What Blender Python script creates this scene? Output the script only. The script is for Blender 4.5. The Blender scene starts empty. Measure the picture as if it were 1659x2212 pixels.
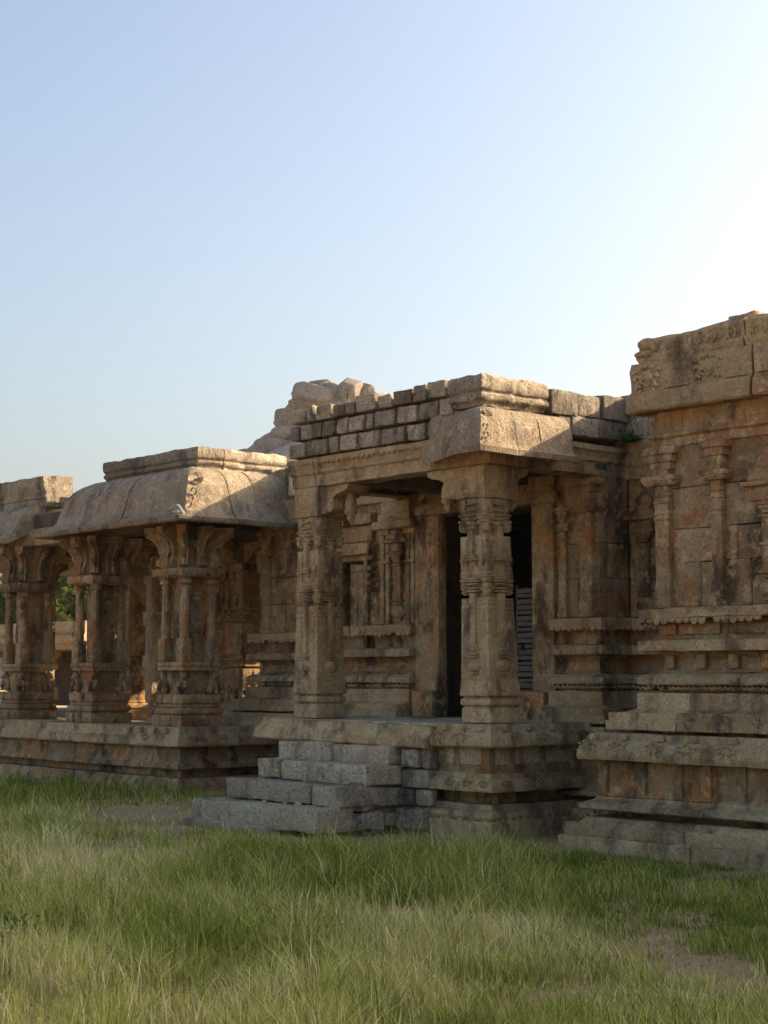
import bpy, math, random
import numpy as np

# ------------------------------------------------------------------ camera, sky, sun, exposure
scene = bpy.context.scene
COL = scene.collection
F_PX, W_PX, H_PX = 3600.0, 1659.0, 2212.0          # focal length and picture size in picture pixels
PITCH = math.atan((1460 - 1106) / F_PX)
YAW = math.radians(49.0)
CAM = np.array([12.08, -11.93, 1.6])
cam_data = bpy.data.cameras.new('camera')
cam = bpy.data.objects.new('camera', cam_data)
COL.objects.link(cam)
cam.location = CAM
cam.rotation_euler = (math.pi / 2 + PITCH, 0, YAW)
cam_data.sensor_fit = 'VERTICAL'
cam_data.sensor_height = 24.0
cam_data.sensor_width = 24.0
cam_data.lens = F_PX / H_PX * 24.0
cam_data.clip_start = 0.05
cam_data.clip_end = 3000
scene.camera = cam

SUN_H = (0.33, 0.944)                               # horizontal direction towards the sun
SUN_EL = math.radians(22.5)
world = bpy.data.worlds.new('World')
scene.world = world
world.use_nodes = True
wn = world.node_tree
for n in list(wn.nodes):
    wn.nodes.remove(n)
sky = wn.nodes.new('ShaderNodeTexSky')
sky.sky_type = 'NISHITA'
sky.sun_disc = False
sky.sun_elevation = SUN_EL
sky.sun_rotation = math.atan2(SUN_H[0], SUN_H[1])
sky.altitude = 0
sky.air_density = 1.0
sky.dust_density = 5.0
sky.ozone_density = 1.0
bg = wn.nodes.new('ShaderNodeBackground')
bg.inputs['Strength'].default_value = 0.12
wo = wn.nodes.new('ShaderNodeOutputWorld')
wn.links.new(sky.outputs[0], bg.inputs[0])
wn.links.new(bg.outputs[0], wo.inputs[0])

sun_data = bpy.data.lights.new('sun', 'SUN')
sun_data.energy = 5.0
sun_data.angle = math.radians(0.6)
sun_data.color = (1.0, 0.80, 0.55)
sun = bpy.data.objects.new('sun', sun_data)
COL.objects.link(sun)
sd = np.array([SUN_H[0] * math.cos(SUN_EL), SUN_H[1] * math.cos(SUN_EL), math.sin(SUN_EL)])
import mathutils
sun.rotation_euler = mathutils.Vector(sd).to_track_quat('Z', 'Y').to_euler()
sun.location = (20, 40, 30)

vs = scene.view_settings
vs.view_transform = 'Standard'
vs.look = 'None'
vs.gamma = 1.0
vs.exposure = 1.22
vs.use_curve_mapping = False
scene.render.film_transparent = False
scene.cycles.max_bounces = 6
scene.cycles.diffuse_bounces = 1
scene.cycles.use_denoising = True

# ------------------------------------------------------------------ pixel helpers
def ray(px, py):
    cx, cz = (px - W_PX / 2) / F_PX, -(py - H_PX / 2) / F_PX
    y = math.cos(PITCH) - cz * math.sin(PITCH)
    z = math.sin(PITCH) + cz * math.cos(PITCH)
    cs, sn = math.cos(YAW), math.sin(YAW)
    return np.array([cs * cx - sn * y, sn * cx + cs * y, z])

def far_pt(px, py, dist):                            # a point at a given horizontal distance
    r = ray(px, py)
    return CAM + r / math.hypot(r[0], r[1]) * dist

def proj(V):
    d = V - CAM
    cs, sn = math.cos(YAW), math.sin(YAW)
    a = cs * d[:, 0] + sn * d[:, 1]
    b = -sn * d[:, 0] + cs * d[:, 1]
    yy = b * math.cos(PITCH) + d[:, 2] * math.sin(PITCH)
    zz = -b * math.sin(PITCH) + d[:, 2] * math.cos(PITCH)
    return W_PX / 2 + F_PX * a / yy, H_PX / 2 - F_PX * zz / yy

# ------------------------------------------------------------------ noise
def _hash(ix, iy, iz, seed):
    h = (ix.astype(np.int64) * 374761393 + iy.astype(np.int64) * 668265263 + iz.astype(np.int64) * 2147483647 + seed * 1274126177) & 0xFFFFFFFF
    h = ((h ^ (h >> 13)) * 1274126177) & 0xFFFFFFFF
    h = (h ^ (h >> 16)) & 0xFFFF
    return h / 32767.5 - 1.0

def vnoise(P, seed=0):
    i = np.floor(P).astype(np.int64)
    f = P - i
    u = f * f * (3 - 2 * f)
    r = 0
    for dx in (0, 1):
        wx = u[:, 0] if dx else 1 - u[:, 0]
        for dy in (0, 1):
            wy = u[:, 1] if dy else 1 - u[:, 1]
            for dz in (0, 1):
                wz = u[:, 2] if dz else 1 - u[:, 2]
                r = r + wx * wy * wz * _hash(i[:, 0] + dx, i[:, 1] + dy, i[:, 2] + dz, seed)
    return r

def fbm(P, seed=0, oct=3):
    r, a = 0, 1.0
    for k in range(oct):
        r = r + a * vnoise(P * 2 ** k, seed + 17 * k)
        a *= .5
    return r / 1.6

def rough(V, amp, freq, seed):
    if amp <= 0 or len(V) == 0:
        return V
    D = np.stack([fbm(V * freq, seed + 101 * k, 2) for k in range(3)], 1)
    return V + amp * D

# ------------------------------------------------------------------ mesh builder
class MB:
    def __init__(s):
        s.v, s.f, s.n = [], [], 0

    def add(s, V, Fs):
        V = np.asarray(V, float)
        b = s.n
        s.v.append(V)
        s.f.extend([tuple(b + i for i in f) for f in Fs])
        s.n += len(V)

    # subdivided, rounded, slightly worn box; fn maps points before the wear is put on
    def box(s, lo, hi, res=.09, r=.010, amp=.004, freq=7, seed=0, fn=None):
        lo, hi = np.array(lo, float), np.array(hi, float)
        L = hi - lo
        r = min(r, .3 * L.min())
        ax = []
        for k in range(3):
            n = max(1, int(round((L[k] - 2 * r) / res)))
            n = min(n, 60)
            ax.append(np.concatenate([[lo[k]], np.linspace(lo[k] + r, hi[k] - r, n + 1), [hi[k]]]))
        nx, ny, nz = [len(a) for a in ax]
        idx = -np.ones((nx, ny, nz), int)
        m = np.zeros((nx, ny, nz), bool)
        m[[0, -1]] = True; m[:, [0, -1]] = True; m[:, :, [0, -1]] = True
        ii = np.argwhere(m)
        idx[m] = np.arange(len(ii))
        V = np.stack([ax[0][ii[:, 0]], ax[1][ii[:, 1]], ax[2][ii[:, 2]]], 1)
        C = np.clip(V, lo + r, hi - r)
        d = V - C
        ln = np.linalg.norm(d, axis=1)
        k = ln > 1e-9
        rr = r * np.ones(len(V))
        V2 = C.copy()
        V2[k] += d[k] / ln[k, None] * rr[k, None]
        V = V2
        if fn:
            V = fn(V)
        V = rough(V, amp, freq, seed)
        Fs = []
        def q(a, flip):
            A = np.stack([a[:-1, :-1], a[1:, :-1], a[1:, 1:], a[:-1, 1:]], -1).reshape(-1, 4)
            Fs.extend([tuple(t[::-1]) if flip else tuple(t) for t in A.tolist()])
        q(idx[:, :, 0], True); q(idx[:, :, -1], False)
        q(idx[:, 0, :], False); q(idx[:, -1, :], True)
        q(idx[0], True); q(idx[-1], False)
        s.add(V, Fs)

    # profile (out, z) swept along a plan polyline with mitred corners; outward = right-hand side
    def sweep(s, prof, path, res=.10, amp=.004, freq=6, seed=0, pres=.05, sag=None):
        prof = np.array(prof, float)
        P = [prof[0]]
        for a, b in zip(prof[:-1], prof[1:]):
            n = max(1, int(np.hypot(*(b - a)) / pres))
            for t in range(1, n + 1):
                P.append(a + (b - a) * t / n)
        P = np.array(P)
        path = [np.array(p, float) for p in path]
        pts, offs = [], []
        for i in range(len(path)):
            ds = []
            if i > 0:
                d = path[i] - path[i - 1]; ds.append(d / np.hypot(*d))
            if i < len(path) - 1:
                d = path[i + 1] - path[i]; ds.append(d / np.hypot(*d))
            ns = [np.array([d[1], -d[0]]) for d in ds]
            o = ns[0] if len(ns) == 1 else (ns[0] + ns[1]) / (1 + ns[0] @ ns[1])
            pts.append(path[i]); offs.append(o)
        Q, O = [pts[0]], [offs[0]]
        for i in range(len(pts) - 1):
            n = max(1, int(np.hypot(*(pts[i + 1] - pts[i])) / res))
            for t in range(1, n + 1):
                Q.append(pts[i] + (pts[i + 1] - pts[i]) * t / n)
                if t == n:
                    O.append(offs[i + 1])
                else:
                    d = pts[i + 1] - pts[i]; d = d / np.hypot(*d)
                    O.append(np.array([d[1], -d[0]]))
        Q, O = np.array(Q), np.array(O)
        nq, npf = len(Q), len(P)
        V = np.zeros((nq, npf, 3))
        V[:, :, 0] = Q[:, None, 0] + O[:, None, 0] * P[None, :, 0]
        V[:, :, 1] = Q[:, None, 1] + O[:, None, 1] * P[None, :, 0]
        V[:, :, 2] = P[None, :, 1]
        V = V.reshape(-1, 3)
        if sag:
            V = sag(V)
        V = rough(V, amp, freq, seed)
        I = np.arange(nq * npf).reshape(nq, npf)
        A = np.stack([I[:-1, :-1], I[1:, :-1], I[1:, 1:], I[:-1, 1:]], -1).reshape(-1, 4)
        Fs = [tuple(t) for t in A.tolist()]
        Fs.append(tuple(I[0].tolist()))
        Fs.append(tuple(I[-1][::-1].tolist()))
        s.add(V, Fs)

    # turned (sq=0) or squarish (sq->1) body
    def lathe(s, prof, c, seg=12, sq=0., amp=0., freq=8, seed=0, rot=0., arc=None):
        th = np.linspace(0, 2 * math.pi, seg, endpoint=False) + rot
        if sq > 0:
            e = 2 + 14 * sq
            k = (np.abs(np.cos(th)) ** e + np.abs(np.sin(th)) ** e) ** (-1 / e)
        else:
            k = np.ones(seg)
        prof = np.array(prof, float)
        V = np.zeros((len(prof), seg, 3))
        V[:, :, 0] = c[0] + prof[:, 0, None] * k * np.cos(th)
        V[:, :, 1] = c[1] + prof[:, 0, None] * k * np.sin(th)
        V[:, :, 2] = prof[:, 1, None]
        V = rough(V.reshape(-1, 3), amp, freq, seed)
        I = np.arange(len(prof) * seg).reshape(-1, seg)
        Fs = []
        for a in range(len(prof) - 1):
            for b in range(seg):
                b2 = (b + 1) % seg
                Fs.append((I[a, b], I[a, b2], I[a + 1, b2], I[a + 1, b]))
        Fs.append(tuple(I[0][::-1])); Fs.append(tuple(I[-1]))
        s.add(V, Fs)

    def ell(s, c, r, nu=8, nv=6, tilt=None):
        th = np.linspace(0, 2 * math.pi, nu, endpoint=False)
        ph = np.linspace(0, math.pi, nv + 1)[1:-1]
        V = [[0, 0, 1]]
        for p_ in ph:
            for t in th:
                V.append([math.sin(p_) * math.cos(t), math.sin(p_) * math.sin(t), math.cos(p_)])
        V.append([0, 0, -1])
        V = np.array(V) * np.array(r)
        if tilt is not None:
            V = V @ np.array(mathutils.Euler(tilt).to_matrix()).T
        V = V + np.array(c)
        Fs = []
        for t in range(nu):
            Fs.append((0, 1 + t, 1 + (t + 1) % nu))
            for a in range(nv - 2):
                b = 1 + a * nu
                Fs.append((b + t, b + nu + t, b + nu + (t + 1) % nu, b + (t + 1) % nu))
            b = 1 + (nv - 2) * nu
            Fs.append((len(V) - 1, b + (t + 1) % nu, b + t))
        s.add(V, Fs)

    def tube(s, pts, rad, seg=6):
        pts = np.array(pts, float)
        n = len(pts)
        rad = np.ones(n) * np.array(rad)
        V = []
        for i in range(n):
            d = pts[min(i + 1, n - 1)] - pts[max(i - 1, 0)]
            d = d / (np.linalg.norm(d) + 1e-9)
            a = np.cross(d, [0, 0, 1.0])
            if np.linalg.norm(a) < .1:
                a = np.cross(d, [0, 1.0, 0])
            a /= np.linalg.norm(a)
            b = np.cross(d, a)
            for k in range(seg):
                t = 2 * math.pi * k / seg
                V.append(pts[i] + rad[i] * (math.cos(t) * a + math.sin(t) * b))
        Fs = []
        for i in range(n - 1):
            for k in range(seg):
                k2 = (k + 1) % seg
                Fs.append((i * seg + k, i * seg + k2, (i + 1) * seg + k2, (i + 1) * seg + k))
        Fs.append(tuple(range(seg))[::-1]); Fs.append(tuple((n - 1) * seg + k for k in range(seg)))
        s.add(V, Fs)

    # closed outline in a plane (o origin, u right, w up, nrm outward) pushed out by d
    def plate(s, outline, o, u, w, nrm, d):
        o, u, w, nrm = [np.array(k, float) for k in (o, u, w, nrm)]
        B = np.array([o + u * a + w * b for a, b in outline])
        T = B + nrm * d
        n = len(B)
        Fs = [tuple(range(n, 2 * n)), tuple(range(n))[::-1]]
        for k in range(n):
            k2 = (k + 1) % n
            Fs.append((k, k2, n + k2, n + k))
        s.add(np.concatenate([B, T]), Fs)

def mesh_from(mb, name, base=(0, 0, 0), smooth=True, angle=38):
    me = bpy.data.meshes.new(name)
    V = np.concatenate(mb.v) - np.array(base)
    me.from_pydata(V.tolist(), [], mb.f)
    if smooth:
        me.polygons.foreach_set('use_smooth', [True] * len(me.polygons))
        me.set_sharp_from_angle(angle=math.radians(angle))
    me.update()
    return me

BASE = {}
def thing(name, loc, label, cat, group=None):
    o = bpy.data.objects.new(name, None)
    COL.objects.link(o)
    o.location = loc
    o.empty_display_size = .3
    o['label'] = label; o['category'] = cat
    if group:
        o['group'] = group
    BASE[o.name] = np.array(loc, float)
    return o

def part(name, mb, mat, parent=None, label=None, kind=None, angle=38, smooth=True):
    base = BASE[parent.name] if parent else np.zeros(3)
    o = bpy.data.objects.new(name, mesh_from(mb, name, base, smooth, angle))
    COL.objects.link(o)
    if parent:
        o.parent = parent
        if parent.type == 'MESH':                    # sub-part: the part sits at its thing's origin
            pass
    o.data.materials.append(mat)
    if label:
        o['label'] = label
    if kind:
        o['kind'] = kind
    BASE[o.name] = base if parent else np.zeros(3)
    return o

def tag(o, label, cat, group=None):
    o['label'] = label; o['category'] = cat
    if group:
        o['group'] = group
    return o

def piece(name, mat, parent, fn, *a, **k):
    mb = MB(); fn(mb, *a, **k)
    return part(name, mb, mat, parent)

_seed = [0]
def sd_():
    _seed[0] += 1
    return _seed[0]

# ------------------------------------------------------------------ materials
def ramp(nt, fac, stops):
    r = nt.nodes.new('ShaderNodeValToRGB')
    el = r.color_ramp.elements
    while len(el) < len(stops):
        el.new(.5)
    for e, (p_, c) in zip(el, stops):
        e.position = p_
        e.color = (c, c, c, 1) if isinstance(c, (int, float)) else (*c, 1)
    nt.links.new(fac, r.inputs[0])
    return r.outputs[0]

def mixc(nt, fac, a, b, mode='MIX'):
    m = nt.nodes.new('ShaderNodeMix')
    m.data_type = 'RGBA'; m.blend_type = mode
    for sock, v in ((m.inputs[0], fac), (m.inputs[6], a), (m.inputs[7], b)):
        if isinstance(v, (int, float)):
            sock.default_value = v
        elif isinstance(v, tuple):
            sock.default_value = (*v, 1)
        else:
            nt.links.new(v, sock)
    return m.outputs[2]

def noise(nt, vec, scale, detail=4, rough_=.55, stretch=None, off=0):
    mp = nt.nodes.new('ShaderNodeMapping')
    mp.inputs['Location'].default_value = (off, off * .7, off * 1.3)
    if stretch:
        mp.inputs['Scale'].default_value = stretch
    nt.links.new(vec, mp.inputs[0])
    n = nt.nodes.new('ShaderNodeTexNoise')
    n.inputs['Scale'].default_value = scale
    n.inputs['Detail'].default_value = detail
    n.inputs['Roughness'].default_value = rough_
    nt.links.new(mp.outputs[0], n.inputs['Vector'])
    return n.outputs[0]

def stone(name, pale, brown, rust, dark, rust_amt=.5, dark_amt=.45, bump=.6, vary=.25, speck=.35):
    m = bpy.data.materials.new(name)
    m.use_nodes = True
    nt = m.node_tree
    b = nt.nodes['Principled BSDF']
    geo = nt.nodes.new('ShaderNodeNewGeometry')
    oi = nt.nodes.new('ShaderNodeObjectInfo')
    pos = geo.outputs['Position']
    n1 = noise(nt, pos, 1.3, 5, .6)
    c = mixc(nt, ramp(nt, n1, [(.36, 0.), (.64, 1.)]), pale, brown)
    n2 = noise(nt, pos, 2.1, 6, .65, off=7)
    f2 = ramp(nt, n2, [(.50, 0.), (.64, rust_amt)])
    c = mixc(nt, f2, c, rust)
    st = noise(nt, pos, 1.0, 5, .6, stretch=(5, 5, .8), off=3)
    c = mixc(nt, ramp(nt, st, [(.52, 0.), (.72, rust_amt * .9)]), c, rust)
    st2 = noise(nt, pos, 1.0, 6, .65, stretch=(3.2, 3.2, 1.3), off=11)
    c = mixc(nt, ramp(nt, st2, [(.50, 0.), (.63, dark_amt)]), c, dark)
    n4 = noise(nt, pos, 11, 5, .7, off=5)
    c = mixc(nt, ramp(nt, n4, [(.52, 0.), (.68, .25 * dark_amt + .08)]), c, dark)
    n6 = noise(nt, pos, 7, 5, .7, off=15)
    c = mixc(nt, ramp(nt, n6, [(.52, 0.), (.64, .6)]), c, tuple(k * min(1.35, .68 / max(pale)) for k in pale))
    n7 = noise(nt, pos, 24, 4, .7, off=19)
    c = mixc(nt, ramp(nt, n7, [(.55, 0.), (.68, .40)]), c, dark)
    n5 = noise(nt, pos, 48, 4, .75, off=2)
    c = mixc(nt, min(1, speck * 1.3), c, ramp(nt, n5, [(.32, .22), (.68, .95)]), 'OVERLAY')
    # each stone its own tone
    va = nt.nodes.new('ShaderNodeMapRange')
    va.inputs[3].default_value = 1 - vary; va.inputs[4].default_value = 1 + vary
    nt.links.new(oi.outputs['Random'], va.inputs[0])
    vm = nt.nodes.new('ShaderNodeVectorMath'); vm.operation = 'SCALE'
    nt.links.new(c, vm.inputs[0]); nt.links.new(va.outputs[0], vm.inputs['Scale'])
    nt.links.new(vm.outputs[0], b.inputs['Base Color'])
    b.inputs['Roughness'].default_value = .92
    b.inputs['Specular IOR Level'].default_value = .25
    h1 = noise(nt, pos, 16, 6, .7, off=1)
    h2 = noise(nt, pos, 55, 4, .7, off=9)
    ad = nt.nodes.new('ShaderNodeMath'); ad.operation = 'MULTIPLY_ADD'
    nt.links.new(h2, ad.inputs[0]); ad.inputs[1].default_value = .35; nt.links.new(h1, ad.inputs[2])
    bp = nt.nodes.new('ShaderNodeBump')
    bp.inputs['Strength'].default_value = bump
    bp.inputs['Distance'].default_value = .05
    nt.links.new(ad.outputs[0], bp.inputs['Height'])
    nt.links.new(bp.outputs[0], b.inputs['Normal'])
    return m

M_WALL = stone('weathered_sandy_granite', (.50, .355, .20), (.30, .195, .095), (.50, .21, .065), (.05, .037, .026), .85, .8, 1.0, .18)
M_PALE = stone('pale_carved_granite', (.61, .445, .25), (.45, .30, .15), (.44, .235, .095), (.08, .064, .048), .38, .70, 1.0, .16)
M_GREY = stone('grey_granite', (.60, .475, .325), (.47, .36, .24), (.40, .25, .14), (.085, .07, .055), .22, .62, 1.1, .2, .6)
M_BRICK = stone('rough_block_granite', (.48, .395, .285), (.31, .25, .175), (.36, .22, .11), (.05, .042, .034), .25, .70, 1.3, .46, .6)
M_ROOF = stone('grey_eave_granite', (.40, .31, .21), (.29, .22, .145), (.33, .20, .10), (.085, .07, .054), .28, .6, .9, .08, .6)
M_DARK = stone('shade_darkened_granite', (.13, .095, .06), (.09, .064, .04), (.15, .08, .036), (.03, .024, .018), .4, .6, .6, .12)  # granite coloured darker to deepen the shade indoors and under roofs

def plain(name, col, rough_=.8, metal=0.):
    m = bpy.data.materials.new(name)
    m.use_nodes = True
    nt = m.node_tree
    b = nt.nodes['Principled BSDF']
    geo = nt.nodes.new('ShaderNodeNewGeometry')
    n = noise(nt, geo.outputs['Position'], 9, 5, .6)
    c = mixc(nt, ramp(nt, n, [(.3, 0.), (.7, 1.)]), tuple(k * .75 for k in col), tuple(min(1, k * 1.2) for k in col))
    nt.links.new(c, b.inputs['Base Color'])
    b.inputs['Roughness'].default_value = rough_
    b.inputs['Metallic'].default_value = metal
    return m
M_SLAT = plain('worn_grey_timber', (.11, .095, .075))
M_IRON = plain('dark_iron', (.03, .03, .03), .6)

# ------------------------------------------------------------------ carving helpers
class Fr:                                            # a wall face: origin, outward normal n, u to the right seen from outside
    def __init__(s, o, n):
        s.o = np.array([o[0], o[1], 0.]); s.n = np.array([n[0], n[1], 0.]); s.u = np.array([-n[1], n[0], 0.])
    def pt(s, a, z, d=0.):
        return s.o + s.u * a + s.n * d + np.array([0, 0, z])
    def map(s, V):                                   # local (a, back, z) -> world
        return s.o + V[:, :1] * s.u - V[:, 1:2] * s.n + V[:, 2:3] * np.array([0, 0, 1.])

def fbox(mb, fr, a0, a1, z0, z1, d0, d1, taper=1., **k):
    if taper != 1.:
        ac = (a0 + a1) / 2
        def fn(V):
            t = (V[:, 2] - z0) / (z1 - z0)
            V = V.copy()
            V[:, 0] = ac + (V[:, 0] - ac) * (1 + (taper - 1) * t)
            return fr.map(V)
    else:
        fn = fr.map
    mb.box((a0, -d1, z0), (a1, -d0, z1), fn=fn, **k)

def fell(mb, fr, a, z, d, ra, rz, rd, nu=8, nv=6):
    mb.ell((0, 0, 0), (1, 1, 1), nu, nv)
    V = mb.v[-1]
    mb.v[-1] = fr.pt(a, z, d) + V[:, :1] * ra * fr.u + V[:, 1:2] * rd * fr.n + V[:, 2:3] * rz * np.array([0, 0, 1.])

def arc(fr, a, z, r, t0, t1, d=0., n=9, rz=None):
    rz = rz or r
    return [fr.pt(a + r * math.cos(t), z + rz * math.sin(t), d) for t in np.linspace(t0, t1, n)]

def figure(mb, fr, a, z, h, d=0., seed=0, seated=False):
    """low relief of a standing or seated carved figure"""
    R = random.Random(seed)
    k = h
    first = len(mb.v)
    lean = R.uniform(-.05, .05) * k
    if seated:
        fell(mb, fr, a + lean, z + .82 * k, d, .10 * k, .13 * k, .05 * k)
        fell(mb, fr, a + lean, z + .95 * k, d, .07 * k, .09 * k, .04 * k)
        fell(mb, fr, a, z + .52 * k, d, .15 * k, .22 * k, .06 * k)
        for sg in (-1, 1):
            mb.tube([fr.pt(a + sg * .10 * k, z + .28 * k, d), fr.pt(a + sg * .30 * k, z + .34 * k, d + .03 * k), fr.pt(a + sg * .22 * k, z + .04 * k, d + .02 * k)], [.09 * k, .08 * k, .05 * k])
            mb.tube([fr.pt(a + sg * .15 * k, z + .66 * k, d), fr.pt(a + sg * .27 * k, z + .48 * k, d), fr.pt(a + sg * .20 * k, z + .34 * k, d + .03 * k)], [.05 * k, .045 * k, .035 * k])
    else:
        fell(mb, fr, a + lean, z + .88 * k, d, .065 * k, .085 * k, .04 * k)
        fell(mb, fr, a + lean, z + .97 * k, d, .045 * k, .05 * k, .03 * k)
        fell(mb, fr, a + lean * .5, z + .66 * k, d, .10 * k, .15 * k, .045 * k)
        fell(mb, fr, a, z + .48 * k, d, .10 * k, .09 * k, .045 * k)
        for sg in (-1, 1):
            kn = R.uniform(.02, .10)
            mb.tube([fr.pt(a + sg * .05 * k, z + .46 * k, d), fr.pt(a + sg * (.07 + kn) * k, z + .24 * k, d + .015 * k), fr.pt(a + sg * .09 * k, z + .02 * k, d)], [.06 * k, .048 * k, .035 * k])
            up = R.uniform(-.12, .25)
            mb.tube([fr.pt(a + sg * .10 * k, z + .76 * k, d), fr.pt(a + sg * .23 * k, z + (.62 + up * .4) * k, d), fr.pt(a + sg * .25 * k, z + (.56 + up) * k, d)], [.04 * k, .034 * k, .026 * k])
    c0 = fr.pt(a, z, d)
    for q in range(first, len(mb.v)):                # squash to low relief, a little worn
        V = mb.v[q]
        dn = (V - c0) @ fr.n
        V = V - np.outer(dn * .35, fr.n)
        V = c0 + (V - c0) * 1.0
        mb.v[q] = rough(V, .05 * k, 14 / k * .3, seed + q)

def scroll_motif(mb, fr, a, z, w, d=0., r=.014):
    """horseshoe medallion with curling leaves either side"""
    mb.tube(arc(fr, a, z, w * .20, -.5, math.pi + .5, d, 11), r * 1.2)
    mb.tube(arc(fr, a, z, w * .11, 0, 2 * math.pi, d, 10), r)
    fell(mb, fr, a, z, d, w * .06, w * .07, r * 1.6)
    for sg in (-1, 1):
        for (da, dz, rr) in ((.33, .05, .10), (.30, -.20, .09), (.42, .24, .07), (.16, .33, .08)):
            mb.tube(arc(fr, a + sg * da * w, z + dz * w, rr * w, 0 if sg > 0 else math.pi, (5 if sg > 0 else -1.9), d, 10), [r * (1 - .05 * q) for q in range(10)])
    fell(mb, fr, a, z + .42 * w, d, .05 * w, .07 * w, r * 1.6)

def pot(mb, fr, a, z, w, h, d=0.):
    fell(mb, fr, a, z + h * .42, d, w * .5, h * .36, w * .28, 10, 8)
    fbox(mb, fr, a - w * .28, a + w * .28, z + h * .78, z + h * .86, d - .02, d + w * .2, r=.005, amp=.001)
    fbox(mb, fr, a - w * .36, a + w * .36, z + h * .92, z + h * 1.0, d - .02, d + w * .24, r=.006, amp=.001)
    fbox(mb, fr, a - w * .25, a + w * .25, z - h * .02, z + h * .10, d - .02, d + w * .18, r=.006, amp=.001)

def scallops(mb, a, b, ztop, w, h, d):
    a, b = np.array([*a, 0.]), np.array([*b, 0.])
    L = np.linalg.norm(b - a); u = (b - a) / L
    n = np.array([u[1], -u[0], 0])
    k = max(1, int(L / w)); w = L / k
    R = random.Random(int(abs(a[0] * 100 + a[1] * 37)))
    for i in range(k):
        hh = h * R.uniform(.6, 1.1)
        if R.random() < .08:
            continue
        o = a + u * (w * (i + .5)) + np.array([0, 0, ztop])
        pts = [(-.47 * w, 0.004)] + [(.47 * w * -math.cos(t), -hh * math.sin(t) ** .8) for t in np.linspace(.25, math.pi - .25, 6)] + [(.47 * w, 0.004)]
        mb.plate(pts[::-1], o - n * d, u, np.array([0, 0, 1.]), n, d * 1.0)

def petals(mb, a, b, z, w, h, d):
    """row of drooping lotus petal tips on a moulding"""
    a, b = np.array([*a, 0.]), np.array([*b, 0.])
    L = np.linalg.norm(b - a); u = (b - a) / L
    n = np.array([u[1], -u[0], 0])
    k = max(1, int(L / w)); w = L / k
    R = random.Random(int(abs(a[0] * 91 + z * 100)))
    for i in range(k):
        if R.random() < .12:
            continue
        fr = Fr((a + u * (w * (i + .5)))[:2], n[:2])
        mb.tube(arc(fr, 0, z, w * .46, math.pi, 2 * math.pi, 0, 7, h), [.004, d, d, d * 1.1, d, d, .004], 5)

def flutes(mb, a, b, z0, z1, d0, w, rr):
    a, b = np.array([*a, 0.]), np.array([*b, 0.])
    L = np.linalg.norm(b - a); u = (b - a) / L
    n = np.array([u[1], -u[0], 0])
    k = max(1, int(L / w)); w = L / k
    for i in range(k):
        o = a + u * (w * (i + .5))
        mb.tube([o + n * (d0 - .012) + np.array([0, 0, z1]), o + n * (d0 + .0) + np.array([0, 0, z1 * .6 + z0 * .4]), o + n * (d0 + .006) + np.array([0, 0, z0])], [rr * .6, rr, rr], 5)

def cut_path(path, lmin, lmax, R, gap=.008):
    path = [np.array(p, float) for p in path]
    out, cur, acc, nxt = [], [path[0]], 0., R.uniform(lmin, lmax)
    for i in range(len(path) - 1):
        a, b = path[i], path[i + 1]
        L = np.hypot(*(b - a)); u = (b - a) / L; t = 0.
        while acc + (L - t) > nxt:
            st = nxt - acc
            if L - (t + st) < .30 or t + st < .22:   # keep corners in one stone
                if L - (t + st) < .30:
                    break
                nxt += .3
                continue
            t += st
            cur.append(a + u * (t - gap / 2)); out.append(cur)
            cur = [a + u * (t + gap / 2)]
            acc = 0.; nxt = R.uniform(lmin, lmax)
        else:
            pass
        acc += L - t
        cur.append(b)
        if acc > nxt:
            nxt = acc + .35
    out.append(cur)
    return out

def course(parent, name, prof, path, mat, lmin=1.1, lmax=2.0, amp=.006, freq=7, jit=.006, pres=.05, sag=None, label=None):
    R = random.Random(sd_() * 7 + 3)
    objs = []
    for seg in cut_path(path, lmin, lmax, R):
        mb = MB()
        dz, do = R.uniform(-jit, jit) * .5, R.uniform(-jit, jit)
        mb.sweep([(o + do, z + dz) for o, z in prof], seg, amp=amp, freq=freq, seed=R.randrange(9999), pres=pres, sag=sag)
        objs.append(part(name, mb, mat, parent, label))
    return objs

def ashlar(parent, fr, a0, a1, rows, mat, lmin=.5, lmax=.95, d0=-.14, d1=0., holes=(), name='wall_stone', amp=.008, r=.006, jit=.004):
    """dressed wall stones, each its own object; holes = (a0,a1,z0,z1) openings left free"""
    R = random.Random(sd_() * 13 + 5)
    for z0, z1 in zip(rows[:-1], rows[1:]):
        a = a0
        while a < a1 - 1e-3:
            L = R.uniform(lmin, lmax)
            b = a + L if a1 - (a + L) > lmin * .6 else a1
            for h in holes:
                if z0 < h[3] - 1e-3 and z1 > h[2] + 1e-3:
                    if a < h[0] - 1e-3 < b:
                        b = h[0]
                    elif h[0] - 1e-3 <= a < h[1] - 1e-3:
                        a = h[1]; b = None
                        break
            if b is None:
                continue
            b = min(b, a1)
            mb = MB()
            j = R.uniform(-jit, jit * .6)
            fbox(mb, fr, a + .004, b - .004, z0 + .003, z1 - .003, d0, d1 + j, res=.11, r=r, amp=amp, freq=6, seed=R.randrange(9999))
            part(name, mb, mat, parent)
            a = b

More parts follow.
